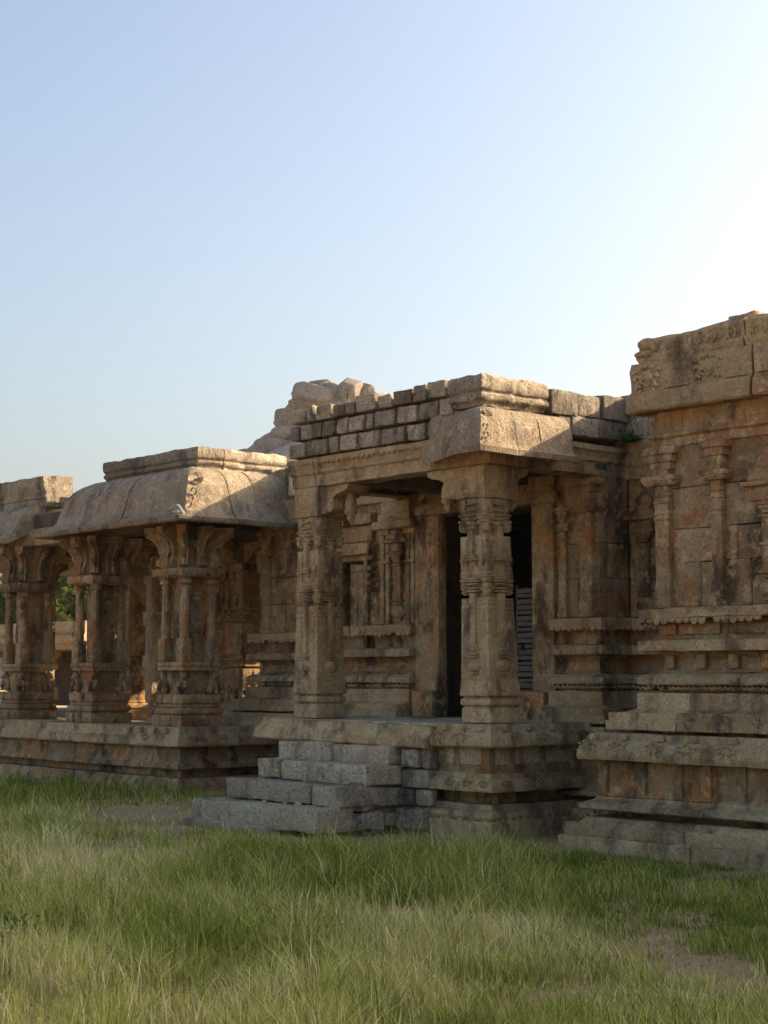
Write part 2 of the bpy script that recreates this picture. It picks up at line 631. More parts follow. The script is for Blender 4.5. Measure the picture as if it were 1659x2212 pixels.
# mouldings of a tall wall base: (name, profile of (out, z)); out is measured from the wall plane
HALL_BASE = [
    ('plinth_stone', [(-.1, -.10), (.69, -.10), (.69, .095), (.67, .105), (-.1, .105)]),
    ('lotus_moulding', [(-.1, .105), (.655, .11), (.665, .17), (.655, .225), (.635, .225), (.60, .19), (.57, .205), (.53, .255), (.50, .28), (-.1, .28)]),
    ('recess_stone', [(-.1, .28), (.27, .28), (.27, .345), (-.1, .345)]),
    ('ledge_moulding', [(-.1, .345), (.53, .345), (.55, .36), (.545, .40), (.44, .445), (.43, .475), (-.1, .475)]),
    ('dado_stone', [(-.1, .475), (.40, .475), (.40, .815), (-.1, .815)]),
    ('cornice_moulding', [(-.1, .815), (.55, .815), (.56, .84), (.555, .90), (.53, .955), (.47, .995), (.435, 1.0), (.43, 1.06), (-.1, 1.06)]),
    ('recess_stone', [(-.1, 1.06), (.18, 1.05), (.18, 1.105), (-.1, 1.095)]),
    ('lotus_moulding', [(-.1, 1.095), (.36, 1.095), (.365, 1.18), (.34, 1.185), (.345, 1.255), (.325, 1.26), (.29, 1.24), (.22, 1.27), (.15, 1.29), (.148, 1.44), (-.1, 1.44)]),
    ('recess_stone', [(-.1, 1.44), (-.02, 1.44), (-.02, 1.51), (-.1, 1.51)]),
    ('ledge_moulding', [(-.1, 1.51), (.145, 1.515), (.155, 1.53), (.15, 1.58), (.11, 1.61), (.05, 1.625), (-.1, 1.625)]),
    ('neck_moulding', [(-.1, 1.625), (.03, 1.63), (-.03, 1.67), (-.045, 1.76), (.0, 1.82), (.03, 1.835), (-.1, 1.835)]),
    ('ledge_slab', [(-.1, 1.835), (.14, 1.835), (.145, 1.85), (.14, 1.93), (.08, 1.945), (-.1, 1.945)]),
    ('neck_moulding', [(-.1, 1.945), (.0, 1.945), (-.01, 2.13), (-.1, 2.13)]),
    ('shelf_moulding', [(-.1, 2.13), (.115, 2.13), (.135, 2.145), (.135, 2.225), (.11, 2.235), (-.1, 2.24)]),
]

def wall_base(parent, path, zmin=-1., lo=None, mats=None, frieze=()):
    for nm, prof in HALL_BASE:
        if prof[-1][1] <= zmin:
            continue
        m = M_PALE if ('cornice' in nm or 'lotus' in nm or 'ledge' in nm or 'plinth' in nm or 'shelf' in nm) else M_WALL
        course(parent, nm, prof, path, m, freq=8, amp=.008 if 'recess' not in nm else .004)

def offset_path(path, out):
    """mitred copy of a plan path, 'out' to its right-hand side"""
    path = [np.array(p, float) for p in path]
    res = []
    for i in range(len(path)):
        ns = []
        for a, b in ((i - 1, i), (i, i + 1)):
            if a >= 0 and b < len(path):
                d = path[b] - path[a]; d = d / np.hypot(*d)
                ns.append(np.array([d[1], -d[0]]))
        o = ns[0] if len(ns) == 1 else (ns[0] + ns[1]) / (1 + ns[0] @ ns[1])
        res.append(path[i] + o * out)
    return res

def trim(fn, path, out, *a):
    q = offset_path(path, out)
    mb = MB()
    for p0, p1 in zip(q[:-1], q[1:]):
        if np.hypot(*(p1 - p0)) > .15:
            fn(mb, p0, p1, *a)
    return mb

# ------------------------------------------------------------------ ground
gm = bpy.data.materials.new('dry_soil')
gm.use_nodes = True
nt = gm.node_tree
b_ = nt.nodes['Principled BSDF']
g_ = nt.nodes.new('ShaderNodeNewGeometry')
n1_ = noise(nt, g_.outputs['Position'], .9, 6, .65)
n2_ = noise(nt, g_.outputs['Position'], 14, 6, .7, off=4)
c_ = mixc(nt, ramp(nt, n1_, [(.35, 0.), (.65, 1.)]), (.52, .32, .15), (.40, .25, .115))
c_ = mixc(nt, ramp(nt, n2_, [(.45, 0.), (.65, .6)]), c_, (.22, .155, .075))
nt.links.new(c_, b_.inputs['Base Color'])
b_.inputs['Roughness'].default_value = .95
bp_ = nt.nodes.new('ShaderNodeBump'); bp_.inputs['Strength'].default_value = .7; bp_.inputs['Distance'].default_value = .04
nt.links.new(n2_, bp_.inputs['Height']); nt.links.new(bp_.outputs[0], b_.inputs['Normal'])
M_SOIL = gm

def ground_z(x, y):
    P = np.stack([x * .35, y * .35, np.zeros_like(x)], 1)
    near = np.exp(-((x - 3) ** 2 + (y + 4) ** 2) / 400.)
    return (.05 * fbm(P, 5, 3) - .02) * near

mb = MB()
def geo_axis(c, fine, lim, step):
    a = list(np.arange(c - fine, c + fine + 1e-6, step))
    d = step
    while a[-1] < lim:
        d *= 1.6; a.append(a[-1] + d)
    d = step
    while a[0] > -lim:
        d *= 1.6; a.insert(0, a[0] - d)
    return np.array(a)
gx, gy = geo_axis(1, 16, 1500, .35), geo_axis(-4, 12, 1500, .35)
GX, GY = np.meshgrid(gx, gy, indexing='ij')
gz = ground_z(GX.ravel(), GY.ravel())
I = np.arange(GX.size).reshape(GX.shape)
A = np.stack([I[:-1, :-1], I[1:, :-1], I[1:, 1:], I[:-1, 1:]], -1).reshape(-1, 4)
mb.add(np.stack([GX.ravel(), GY.ravel(), gz], 1), [tuple(t) for t in A.tolist()])
ground = part('ground', mb, M_SOIL, kind='structure')

# ------------------------------------------------------------------ entrance porch
PX0, PX1, PYW = -3.64, 0., 1.8
porch = thing('entrance_porch', (-1.8, .9, 0), 'open stone entrance porch with two carved pillars and a rough block parapet', 'porch')
ppath = [(PX0, PYW - .1), (PX0, 0), (PX1, 0), (PX1, 2.2)]
for nm, prof, m in [
    ('plinth_stone', [(-.3, -.1), (.06, -.1), (.06, .13), (.04, .14), (-.3, .14)], M_PALE),
    ('lotus_moulding', [(-.3, .14), (.02, .145), (.04, .18), (.03, .225), (-.02, .245), (-.04, .30), (-.3, .30)], M_PALE),
    ('recess_stone', [(-.3, .30), (-.20, .30), (-.20, .43), (-.3, .43)], M_WALL),
    ('cornice_moulding', [(-.3, .43), (.06, .43), (.07, .45), (.06, .50), (.03, .55), (-.01, .565), (-.01, .61), (-.3, .61)], M_PALE),
    ('dado_stone', [(-.3, .61), (-.06, .61), (-.06, .88), (-.3, .88)], M_WALL)]:
    course(porch, nm, prof, ppath, m, 1.0, 1.6)
cor = [(-.3, .88), (.10, .88), (.115, .90), (.11, .95), (.085, 1.01), (.04, 1.035), (.03, 1.05), (.03, 1.11), (-.3, 1.11)]
for k, seg in enumerate([[(PX0, 1.7), (PX0, 0), (-.80, 0)], [(-.785, 0), (PX1, 0), (PX1, 2.2)]]):
    mb = MB()
    mb.sweep([(o + (.05 if k == 0 else 0), z) for o, z in cor], seg, amp=.010, freq=5, seed=30 + k,
             sag=(lambda V: V + np.stack([0 * V[:, 0], 0 * V[:, 0], -.012 * (V[:, 0] + 3.6)], 1)) if k == 0 else None)
    part('floor_cornice', mb, M_PALE, porch)
mb = MB()
for q in [((-.62, -.11), (-.02, -.11)), ((.11, .1), (.11, 1.9))]:
    flutes(mb, q[0], q[1], .925, 1.01, -.012, .045, .014)
part('fluted_band', mb, M_PALE, porch, kind='stuff')
for a in (-.66, -.32):
    piece('scroll_medallion', M_PALE, porch, scroll_motif, Fr((0, -.115), (0, -1)), a, .955, .19, 0, .009)
for a in (.25, .62, 1.25):
    piece('scroll_medallion', M_PALE, porch, scroll_motif, Fr((.115, 0), (1, 0)), a, .955, .19, 0, .009)
for fr_, aa in ((Fr((0, -.04), (0, -1)), (-.62, -.36, -.1)), (Fr((.04, 0), (1, 0)), (.15, .5, .85, 1.4))):
    for a in aa:
        piece('frieze_boss', M_PALE, porch, fbox, fr_, a - .03, a + .03, 1.045, 1.105, -.03, .035, r=.008, amp=.003)
for a in (-.55, -.3, -.05):
    piece('scroll_medallion', M_PALE, porch, scroll_motif, Fr((0, -.065), (0, -1)), a, .49, .14, 0, .008)
for a in (.15, .45, .8):
    piece('scroll_medallion', M_PALE, porch, scroll_motif, Fr((.065, 0), (1, 0)), a, .49, .14, 0, .008)
mb = MB()
flutes(mb, (.06, .95), (.06, 1.9), .455, .54, -.01, .045, .013)
part('fluted_band', mb, M_PALE, porch, kind='stuff')
mb = MB()
petals(mb, (-.9, -.035), (0, -.035), .185, .09, .05, .014)
petals(mb, (.035, .03), (.035, 1.9), .185, .10, .055, .014)
part('petal_border', mb, M_PALE, porch, kind='stuff')
for fr_, aa in ((Fr((0, .06), (0, -1)), (-.76, -.55, -.15)), (Fr((-.06, 0), (1, 0)), (.06, .35, .8, 1.3, 1.75))):
    for a in aa:
        piece('dado_pilaster', M_WALL, porch, fbox, fr_, a - .045, a + .045, .61, .88, -.02, .018, r=.006, amp=.003)
mb = MB()
mb.box((PX0 + .05, .05, .7), (PX1 - .05, 2.2, 1.105), res=.15, amp=.008, seed=5)
part('floor_slab', mb, M_GREY, porch)

def carved_pillar(c, zb, parent, label, arms, lean=0.):
    cx, cy = c
    def tilt(mb):
        for V in mb.v:
            V[:, 0] -= lean * (V[:, 2] - zb)
        return mb
    def sqb(mb, z0, z1, w0, w1=None, r=.007, amp=.003):
        w1 = w1 or w0
        def fn2(V):
            t = (V[:, 2:3] - z0) / (z1 - z0)
            k = (w0 + (w1 - w0) * t) / w0
            return np.concatenate([V[:, :2] * k + np.array([cx, cy]), V[:, 2:3]], 1)
        mb.box((-w0 / 2, -w0 / 2, z0), (w0 / 2, w0 / 2, z1), res=.06, r=r, amp=amp, freq=9, seed=sd_(), fn=fn2)
    sh = MB()
    z = lambda t: zb + (t - 1.12)
    sqb(sh, z(1.555), z(2.41), .425, .385)
    sqb(sh, z(2.40), z(2.50), .275, .275)
    sqb(sh, z(2.60), z(3.06), .385, .375)
    sqb(sh, z(2.48), z(2.61), .33, .33)
    sqb(sh, z(3.05), z(3.20), .275, .275)
    sqb(sh, z(3.24), z(3.455), .37, .37)
    sqb(sh, z(3.18), z(3.25), .34, .34)
    shaft = part('pillar', tilt(sh), M_PALE, parent, label)
    bs = MB()
    sqb(bs, z(1.12), z(1.285), .44, .43, .02, .008)
    sqb(bs, z(1.285), z(1.30), .40, .40)
    sqb(bs, z(1.30), z(1.375), .455, .455, .035)
    sqb(bs, z(1.375), z(1.395), .40, .40)
    sqb(bs, z(1.395), z(1.565), .465, .43, .018)
    part('pillar_base', tilt(bs), M_PALE, shaft)
    rl = MB()
    for n in ((0, -1), (1, 0), (-1, 0), (0, 1)):
        f = Fr((cx + n[0] * .19, cy + n[1] * .19), n)
        sx = 1
        # pot, slender colonnette, shrine tiers and bells up the middle of each face
        pot(rl, Fr((cx + n[0] * .205, cy + n[1] * .205), n), 0, z(1.62), .19, .22)
        fbox(rl, f, -.034, .034, z(1.86), z(2.46), -.05, .046, r=.008, amp=.003)
        for sg in (-1, 1):                           # flanking panels
            fbox(rl, f, sg * .115 - .035, sg * .115 + .035, z(2.00), z(2.27), -.02, .018, r=.006, amp=.003, seed=sd_())
            fbox(rl, f, sg * .115 - .035, sg * .115 + .035, z(2.70), z(3.02), -.02, .012, r=.006, amp=.003, seed=sd_())
            fbox(rl, f, sg * .12 - .04, sg * .12 + .04, z(3.30), z(3.44), -.02, .012, r=.006, amp=.003, seed=sd_())
        for zz, w in ((1.90, .10), (1.875, .13)):
            fbox(rl, f, -w / 2, w / 2, z(zz), z(zz + .022), -.02, .036, r=.006, amp=.002)
        for zz, w in ((2.285, .37), (2.345, .37), (2.385, .385)):
            for sg in (-1, 1):
                fbox(rl, f, sg * .12 - .06, sg * .12 + .06, z(zz), z(zz + .022), -.02, .016, r=.006, amp=.003)
        for sg in (-1, 1):                           # hanging buds at the corners of the necks
            for zz in (2.555, 3.175):
                q = f.pt(sg * .165, 0, -.025)
                rl.lathe([(.012, z(zz - .075)), (.036, z(zz - .055)), (.044, z(zz - .01)), (.034, z(zz + .02)), (.05, z(zz + .028)), (.05, z(zz + .05)), (.03, z(zz + .055))], (q[0], q[1]), 8, amp=.002, seed=sd_())
            for zz in (2.625, 2.655, 3.27):
                fbox(rl, f, sg * .14 - .055, sg * .14 + .055, z(zz), z(zz + .018), -.03, .014, r=.006, amp=.002)
        for zz, w in ((2.47, .16), (2.50, .12), (2.545, .17), (2.575, .20), (2.60, .17), (2.80, .17), (2.825, .14), (2.845, .10), (2.87, .06)):
            fbox(rl, f, -w / 2, w / 2, z(zz), z(zz + .02), -.03, .048 if w > .1 else .036, r=.006, amp=.003)
        for t in np.linspace(-.07, .07, 5):
            fell(rl, f, t, z(2.625), .01, .014, .03, .016, 6, 4)
        fbox(rl, f, -.028, .028, z(2.89), z(3.13), -.06, .040, r=.008, amp=.003)
        fbox(rl, f, -.045, .045, z(3.13), z(3.165), -.06, .03, r=.008, amp=.002)
        fell(rl, f, 0, z(3.20), -.02, .05, .045, .04)
        for zz, w in ((3.225, .15), (3.26, .10), (3.315, .17), (3.38, .12)):
            fbox(rl, f, -w / 2, w / 2, z(zz), z(zz + .018), -.05, .032, r=.005, amp=.002)
        figure(rl, f, -.01, z(2.665), .14, .0, sd_())
        for sg in (-1, 1):
            figure(rl, f, sg * .115, z(2.03), .20, .016, sd_())
            figure(rl, f, sg * .115, z(2.74), .22, .012, sd_(), sg > 0)
            figure(rl, f, sg * .115, z(3.31), .11, .012, sd_(), True)
            figure(rl, Fr((cx + n[0] * .205, cy + n[1] * .205), n), sg * .15, z(1.62), .20, .0, sd_())
    for sx in (-1, 1):                               # worn beads down the corners
        for sy in (-1, 1):
            fd = Fr((cx + sx * .165, cy + sy * .165), np.array([sx, sy]) / math.sqrt(2))
            for a, b, w in ((1.95, 2.26, .05), (2.44, 2.60, .06), (2.66, 3.0, .06), (3.10, 3.22, .06), (3.27, 3.43, .055)):
                fbox(rl, fd, -w / 2, w / 2, z(a), z(b), -.05, .022, r=.012, amp=.004, seed=sd_())
            for zz in (2.46, 2.52, 2.575, 3.12, 3.19):
                fbox(rl, fd, -.045, .045, z(zz), z(zz + .022), -.05, .035, r=.008, amp=.003)
    part('pillar_relief', tilt(rl), M_PALE, shaft)
    cp = MB()
    sqb(cp, z(3.455), z(3.80), .43, .44, .015, .010)
    for dx, dy, L in arms:
        p_ = np.array([-dy, dx, 0.])
        o = np.array([cx, cy, 0.]) - p_ * .17
        out = [(.15, z(3.475)), (.22, z(3.475)), (.30, z(3.49)), (.345, z(3.535)), (.35, z(3.60)), (.335, z(3.655)), (.39, z(3.70)), (.46, z(3.715)), (.50, z(3.745)), (.51, z(3.80)), (.15, z(3.80))]
        out = [(.15 + (a - .15) * (L - .15) / .36, b) for a, b in out]
        cp.plate(out, o, (dx, dy, 0), (0, 0, 1), p_, .34)
        q = np.array([cx, cy]) + np.array([dx, dy]) * (.15 + .265 * (L - .15) / .36)
        cp.lathe([(.006, z(3.355)), (.03, z(3.385)), (.045, z(3.405)), (.05, z(3.425)), (.04, z(3.445)), (.075, z(3.47)), (.085, z(3.49)), (.07, z(3.51)), (.075, z(3.56)), (.065, z(3.63)), (.04, z(3.69)), (.02, z(3.73))], q, 10, amp=.005, seed=sd_())
    part('pillar_capital', tilt(cp), M_PALE, shaft)
    return shaft

carved_pillar((-.345, .345), 1.115, porch, 'tall square pillar carved with pots at the outer corner of the porch', [(-1, 0, .70), (0, 1, .50)], .035)
carved_pillar((-3.19, .345), 1.115, porch, 'tall square carved pillar beside the top of the steps', [(1, 0, .72), (0, 1, .50)])

# beams, ceiling
bpath = [(-3.44, 1.9), (-3.44, .13), (-.12, .13), (-.12, 2.4)]
bprof = [(-.30, 3.80), (0, 3.80), (.0, 3.93), (.012, 3.94), (.03, 3.955), (.03, 3.985), (.012, 3.995), (.02, 4.03), (.035, 4.06), (.05, 4.07), (.05, 4.125), (-.30, 4.13)]
for seg in ([(-3.44, 1.9), (-3.44, .13), (-3.02, .13)], [(-3.005, .13), (-.12, .13), (-.12, 2.3)]):
    mb = MB(); mb.sweep(bprof, seg, amp=.010, freq=4, seed=sd_())
    part('beam', mb, M_PALE, porch)
mb = MB()
scallops(mb, (-2.95, .075), (-.5, .075), 4.075, .085, .035, .018)
part('scalloped_border', mb, M_PALE, porch, kind='stuff')
mb = MB(); mb.box((-3.3, .3, 3.95), (-.25, 2.0, 4.22), amp=.006, seed=3, res=.2)
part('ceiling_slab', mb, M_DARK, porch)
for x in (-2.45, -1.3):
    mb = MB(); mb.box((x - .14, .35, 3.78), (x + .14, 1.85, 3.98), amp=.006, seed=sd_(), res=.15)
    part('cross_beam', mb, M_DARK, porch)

# eave: the surviving corner piece, three stones
eprof = [(-.12, 4.0), (.15, 3.93), (.33, 3.845), (.355, 3.85), (.37, 3.905), (.32, 3.908), (.28, 3.925), (.25, 3.97), (.235, 4.05), (.225, 4.14), (.20, 4.245), (.14, 4.335), (.03, 4.38), (-.12, 4.39)]
for seg in ([(-1.0, .02), (-.14, .02), (-.14, .30)], [(-.14, .31), (-.14, .66)], [(-.14, .668), (-.14, 1.16)]):
    mb = MB()
    def brk(V):
        V = V.copy()
        k = np.clip((-.22 - V[:, 0]) / .74, 0, 1) * (V[:, 1] < .1)
        o = .02 - V[:, 1]
        V[:, 1] = np.where(k > 0, .02 - np.minimum(o, .37 - .33 * k ** .7), V[:, 1])
        V[:, 2] = np.where(k > 0, 3.86 + (V[:, 2] - 3.86) * (1 - .62 * k ** 1.3), V[:, 2])
        return V
    mb.sweep(eprof, seg, amp=.010, freq=5, seed=sd_(), res=.06, pres=.03, sag=brk)
    part('eave_stone', mb, M_ROOF, porch, angle=50)
mb = MB()
f = Fr((.06, 0), (1, 0))
for rr in (.085, .055, .028):
    mb.tube([(.045 + .004, y_, z_) for y_, z_ in [(-.09 + rr * math.cos(t), 4.235 + rr * math.sin(t) * .8) for t in np.linspace(-2.2, 2.2, 12)]], .014)
for y_, z_ in ((-.18, 4.12), (-.20, 4.03), (-.25, 3.97)):
    mb.tube([(.09 + (4.2 - z_) * .3 + .02, y_ + .035 * math.cos(t), z_ + .03 * math.sin(t)) for t in np.linspace(-1.5, 3.2, 8)], .012)
part('eave_scroll', mb, M_ROOF, porch)

# parapet of rough blocks, three rows on the front
R = random.Random(21)
rowz = [4.135, 4.345, 4.55, 4.755]
widths = [[.36, .40, .20, .33, .38, .42, .33, .24, .25], [.20, .42, .26, .22, .30, .15, .38, .36, .33, .3], [.33, .16, .31, .43, .38, .26, .34, .24, .30, .3]]
for ri, (ws, z0, z1) in enumerate(zip(widths, rowz[:-1], rowz[1:])):
    x = -3.48
    lim = (-.80, -.62, -.58)[ri]
    for w in ws:
        x1 = min(x + w, lim)
        if x1 - x < .1:
            break
        mb = MB()
        dz = R.uniform(-.012, .004)
        g = R.uniform(.026, .036); gv = R.uniform(.038, .056)
        sk = R.uniform(-.03, .03)
        def fn(V, sk=sk, xc=(x + x1) / 2, zc=(z0 + z1) / 2):
            V = V.copy(); V[:, 0] += sk * (V[:, 2] - zc) / .18; V[:, 2] += R.uniform(-.02, .02) * 0 + .03 * sk * (V[:, 0] - xc)
            return V
        y0 = .085 + R.uniform(-.014, .014)
        mb.box((x + gv / 2, y0, z0 + g / 2 + .004), (x1 - gv / 2, y0 + .34, z1 - g * .4 + dz + (R.uniform(-.03, .02) if ri == 2 else 0)), res=.04, r=.014, amp=.013, freq=10, seed=sd_(), fn=fn)
        part('parapet_block', mb, M_BRICK, porch)
        x = x1
mb = MB(); mb.box((-3.42, .26, 4.1), (-.6, .42, 4.68), amp=.005, res=.2, seed=4)
part('parapet_core', mb, M_BRICK, porch)
mb = MB()                                            # carved corner block
mb.sweep([(-.4, 4.385), (-.02, 4.385), (-.02, 4.43), (.02, 4.445), (.035, 4.465), (.035, 4.50), (.01, 4.52), (.01, 4.535), (.03, 4.55), (.045, 4.60), (.04, 4.67), (.0, 4.71), (-.4, 4.715)], [(-.55, -.02), (-.08, -.02), (-.08, .93)], res=.05, pres=.025, amp=.018, freq=11, seed=77)
part('parapet_corner_block', mb, M_BRICK, porch)
for (y0, y1, z0, z1) in ((.98, 1.40, 4.40, 4.665), (1.42, 1.80, 4.42, 4.66), (1.12, 1.30, 4.20, 4.39), (1.32, 1.75, 4.20, 4.41), (1.82, 2.28, 4.42, 4.69), (1.77, 2.2, 4.2, 4.41)):
    mb = MB(); mb.box((-.45, y0, z0), (-.06 + R.uniform(-.02, .02), y1, z1), res=.05, r=.016, amp=.014, freq=10, seed=sd_())
    part('parapet_block', mb, M_BRICK, porch)
mb = MB(); mb.box((-3.4, .3, 4.2), (-.4, 2.4, 4.5), amp=.008, res=.2, seed=9)
part('roof_slab', mb, M_GREY, porch)

# ------------------------------------------------------------------ steps
stairs = thing('stone_staircase', (-2.3, -.6, 0), 'four uneven granite steps leading up to the porch', 'staircase')
XR = -1.30
blocks = [(-3.5, XR, -1.22, .24, 0), (-3.3, -1.80, -.90, .46, 1), (-1.775, XR + .02, -.90, .455, 1), (-3.15, -2.74, -.58, .675, 2), (-2.715, XR + .04, -.58, .665, 2),
          (-3.20, -2.27, -.25, .865, 3), (-2.25, -2.07, -.23, .85, 3), (-2.05, XR + .02, -.25, .86, 3)]
for x0, x1, y0, zt, k in blocks:
    mb = MB()
    tilt = R.uniform(-.008, .008)
    def fn(V, xc=(x0 + x1) / 2, tilt=tilt):
        V = V.copy(); V[:, 2] += tilt * (V[:, 0] - xc); V[:, 1] += tilt * 2 * (V[:, 0] - xc)
        return V
    mb.box((x0, y0, zt - (.24 if k == 0 else .205)), (x1, y0 + .52, zt), res=.055, r=.024, amp=.018, freq=7, seed=sd_(), fn=fn)
    part('step_block', mb, M_GREY, stairs)
mb = MB(); mb.box((-3.62, -1.32, -.08), (-2.0, -.9, .035), res=.07, r=.02, amp=.012, seed=sd_())
part('footing_slab', mb, M_GREY, stairs)
# rubble on the side of the flight, up to the porch plinth
for (x0, x1, y0, y1, z0, z1) in [(XR - .3, XR, -.72, -.30, .0, .18), (XR - .3, XR + .01, -.28, .05, .02, .16), (XR - .25, XR + .02, -.40, -.10, .24, .44), (XR - .2, -1.08, -.12, .06, .24, .42),
                                 (XR - .2, XR + .04, -.24, .02, .46, .62), (-1.24, -.84, -.10, .06, .43, .62), (-1.24, -.98, -.12, .06, .64, .84), (-.96, -.82, -.08, .04, .64, .85), (-1.06, -.84, -.07, .05, .25, .42),
                                 (-1.28, -.86, -.16, .05, .0, .22), (XR - .3, XR - .01, -.9, -.4, .2, .27), (XR - .25, XR + .0, -.6, -.2, .44, .49)]:
    mb = MB(); mb.box((x0, y0, z0), (x1, y1, z1), res=.05, r=.022, amp=.020, freq=9, seed=sd_())
    part('rubble_stone', mb, M_BRICK, stairs)
mb = MB(); mb.box((-3.1, -.5, -.1), (XR - .12, .1, .60), res=.2, amp=.0, seed=3)
part('stair_core', mb, M_GREY, stairs)
for (x, y, z, r_) in [(-2.55, -.93, .245, .03), (-1.95, -.93, .25, .035), (-1.75, -.96, .245, .02), (-1.56, -.60, .475, .04), (-2.2, -.92, .245, .025)]:
    mb = MB(); mb.ell((x, y, z), (r_ * 1.4, r_, r_ * .7), 8, 6); mb.v[-1] = rough(mb.v[-1], .01, 20, sd_())
    part('loose_stone', mb, M_GREY, stairs)

# ------------------------------------------------------------------ main hall behind the porch
hall = thing('temple_hall', (-3, 3, 0), 'long stone temple hall wall with moulded base behind the porch', 'temple')
AL, AM, AR, YA, YB, YC = -8.25, -4.6, -.12, 1.8, 2.3, 3.25
DL, DR = -2.66, -1.10                                # door opening
pathL = [(AL, 8.5), (AL, YC), (AM, YC), (AM, YA), (-3.08, YA)]
pathR = [(-.76, YA), (AR, YA), (AR, YB), (1.78, YB)]
wall_base(hall, pathL, .83)
wall_base(hall, pathR, -1)
for p_ in (pathL, pathR):
    part('scalloped_border', trim(scallops, p_, .137, 2.137, .085, .05, .02), M_PALE, hall, kind='stuff')
    part('bead_border', trim(petals, p_, .15, 1.505, .07, .035, .012), M_PALE, hall, kind='stuff')
    part('petal_border', trim(petals, p_, .34, 1.205, .14, .05, .012), M_PALE, hall, kind='stuff')
    part('upper_bead_border', trim(petals, p_, .13, 1.60, .06, .03, .010), M_PALE, hall, kind='stuff')
rowsA = [2.24, 2.665, 3.06, 3.48, 3.85]
niche = (-4.53, -4.07, 1.95, 3.06)
ashlar(hall, Fr((0, YC), (0, -1)), AL, AM, rowsA, M_WALL, .6, 1.1)
ashlar(hall, Fr((0, YA), (0, -1)), AM, -3.08, rowsA, M_WALL, holes=[(-4.53, -4.07, 2.24, 3.06)])
ashlar(hall, Fr((0, YA), (0, -1)), -.76, AR, rowsA, M_WALL)
ashlar(hall, Fr((AR, YA + .14), (1, 0)), 0, YB - YA - .14, rowsA, M_WALL)
ashlar(hall, Fr((0, YB), (0, -1)), AR, 1.78, rowsA, M_WALL)
ashlar(hall, Fr((AL, 8.5), (-1, 0)), 0, 8.5 - YC - .15, rowsA, M_WALL, .8, 1.4)
# core walls and roof
for nm, lo, hi in [('wall_core', (AL + .1, YC + .1, 0), (-4.55, YC + .7, 4.1)), ('wall_core', (AM + .02, YA + .6, 0), (-4.3, YC + .3, 4.1)), ('wall_core', (-4.0, YA + .1, 0), (DL - .38, YA + .7, 4.1)), ('wall_core', (-4.62, YA + .45, 0), (-3.98, YA + .7, 4.1)),
                   ('wall_core', (-4.62, YA + .1, 3.05), (-3.98, YA + .46, 4.1)), ('wall_core', (-4.62, YA + .1, 0), (-3.98, YA + .46, 1.95)),
                   ('wall_core', (DR + .05, YA + .1, 0), (AR - .14, YA + .7, 4.1)), ('wall_core', (AR - .2, YB + .12, 0), (2.2, YB + .6, 4.1)), ('wall_core', (DL - .1, YA + .12, 3.55), (DR + .1, YA + .7, 4.1)),
                   ('wall_core', (AL + .14, YC + .6, 0), (AL + .6, 8.5, 4.1)), ('wall_core', (AL + .14, 8.1, 0), (2.2, 8.5, 4.1)), ('wall_core', (1.8, 2.5, 0), (2.3, 8.5, 4.1))]:
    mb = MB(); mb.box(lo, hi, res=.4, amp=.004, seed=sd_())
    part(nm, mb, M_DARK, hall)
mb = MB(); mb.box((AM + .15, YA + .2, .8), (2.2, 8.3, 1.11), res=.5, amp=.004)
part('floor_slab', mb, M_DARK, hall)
for lo, hi in (((AM + .1, YA + .25, 4.06), (-.6, 8.4, 4.45)), ((AL + .1, YC + .2, 4.055), (AM + .1, 8.4, 4.45)), ((-.6, YB + .2, 4.07), (2.2, 8.4, 4.5))):
    mb = MB(); mb.box(lo, hi, res=.4, amp=.01)
    part('roof_slab', mb, M_GREY, hall)
mb = MB(); mb.box((AM, 4.4, 4.4), (1.5, 8.3, 4.80), res=.4, amp=.02)
part('roof_slab', mb, M_GREY, hall)
# entablature
epr = [(-.14, 3.78), (.05, 3.78), (.05, 3.90), (.07, 3.92), (.075, 3.95), (.05, 3.97), (.035, 4.0), (.05, 4.08), (.09, 4.17), (.09, 4.20), (-.14, 4.20)]
course(hall, 'architrave_stone', epr, [(AL, 8.5), (AL, YC), (AM, YC), (AM, YA), (-3.4, YA)], M_PALE, 1.2, 2.0)
course(hall, 'architrave_stone', epr, [(-.2, YB), (1.8, YB)], M_PALE, 1.2, 2.0)
course(hall, 'architrave_stone', [(-.14, 3.86), (.05, 3.86), (.05, 4.05), (-.14, 4.05)], [(-3.4, YA), (AR, YA)], M_DARK, 1.2, 2.0)
ashlar(hall, Fr((0, YB - .04), (0, -1)), -.2, 1.85, [4.2, 4.46, 4.74], M_BRICK, .32, .6, d0=-.35, name='parapet_block', amp=.012, r=.015)
ashlar(hall, Fr((0, YC + .05), (0, -1)), AL - .02, AM, [4.2, 4.45, 4.72], M_BRICK, .5, .9, d0=-.35, name='parapet_block', amp=.013, r=.018, jit=.03)
ashlar(hall, Fr((0, YA + .1), (0, -1)), AM, -3.5, [4.2, 4.40, 4.60], M_BRICK, .5, .9, d0=-.35, name='parapet_block', amp=.013, r=.018, jit=.03)
ashlar(hall, Fr((AL - .02, 8.4), (-1, 0)), 0, 5.2, [4.2, 4.45, 4.72], M_BRICK, .5, .9, d0=-.35, name='parapet_block', amp=.013, r=.018, jit=.03)

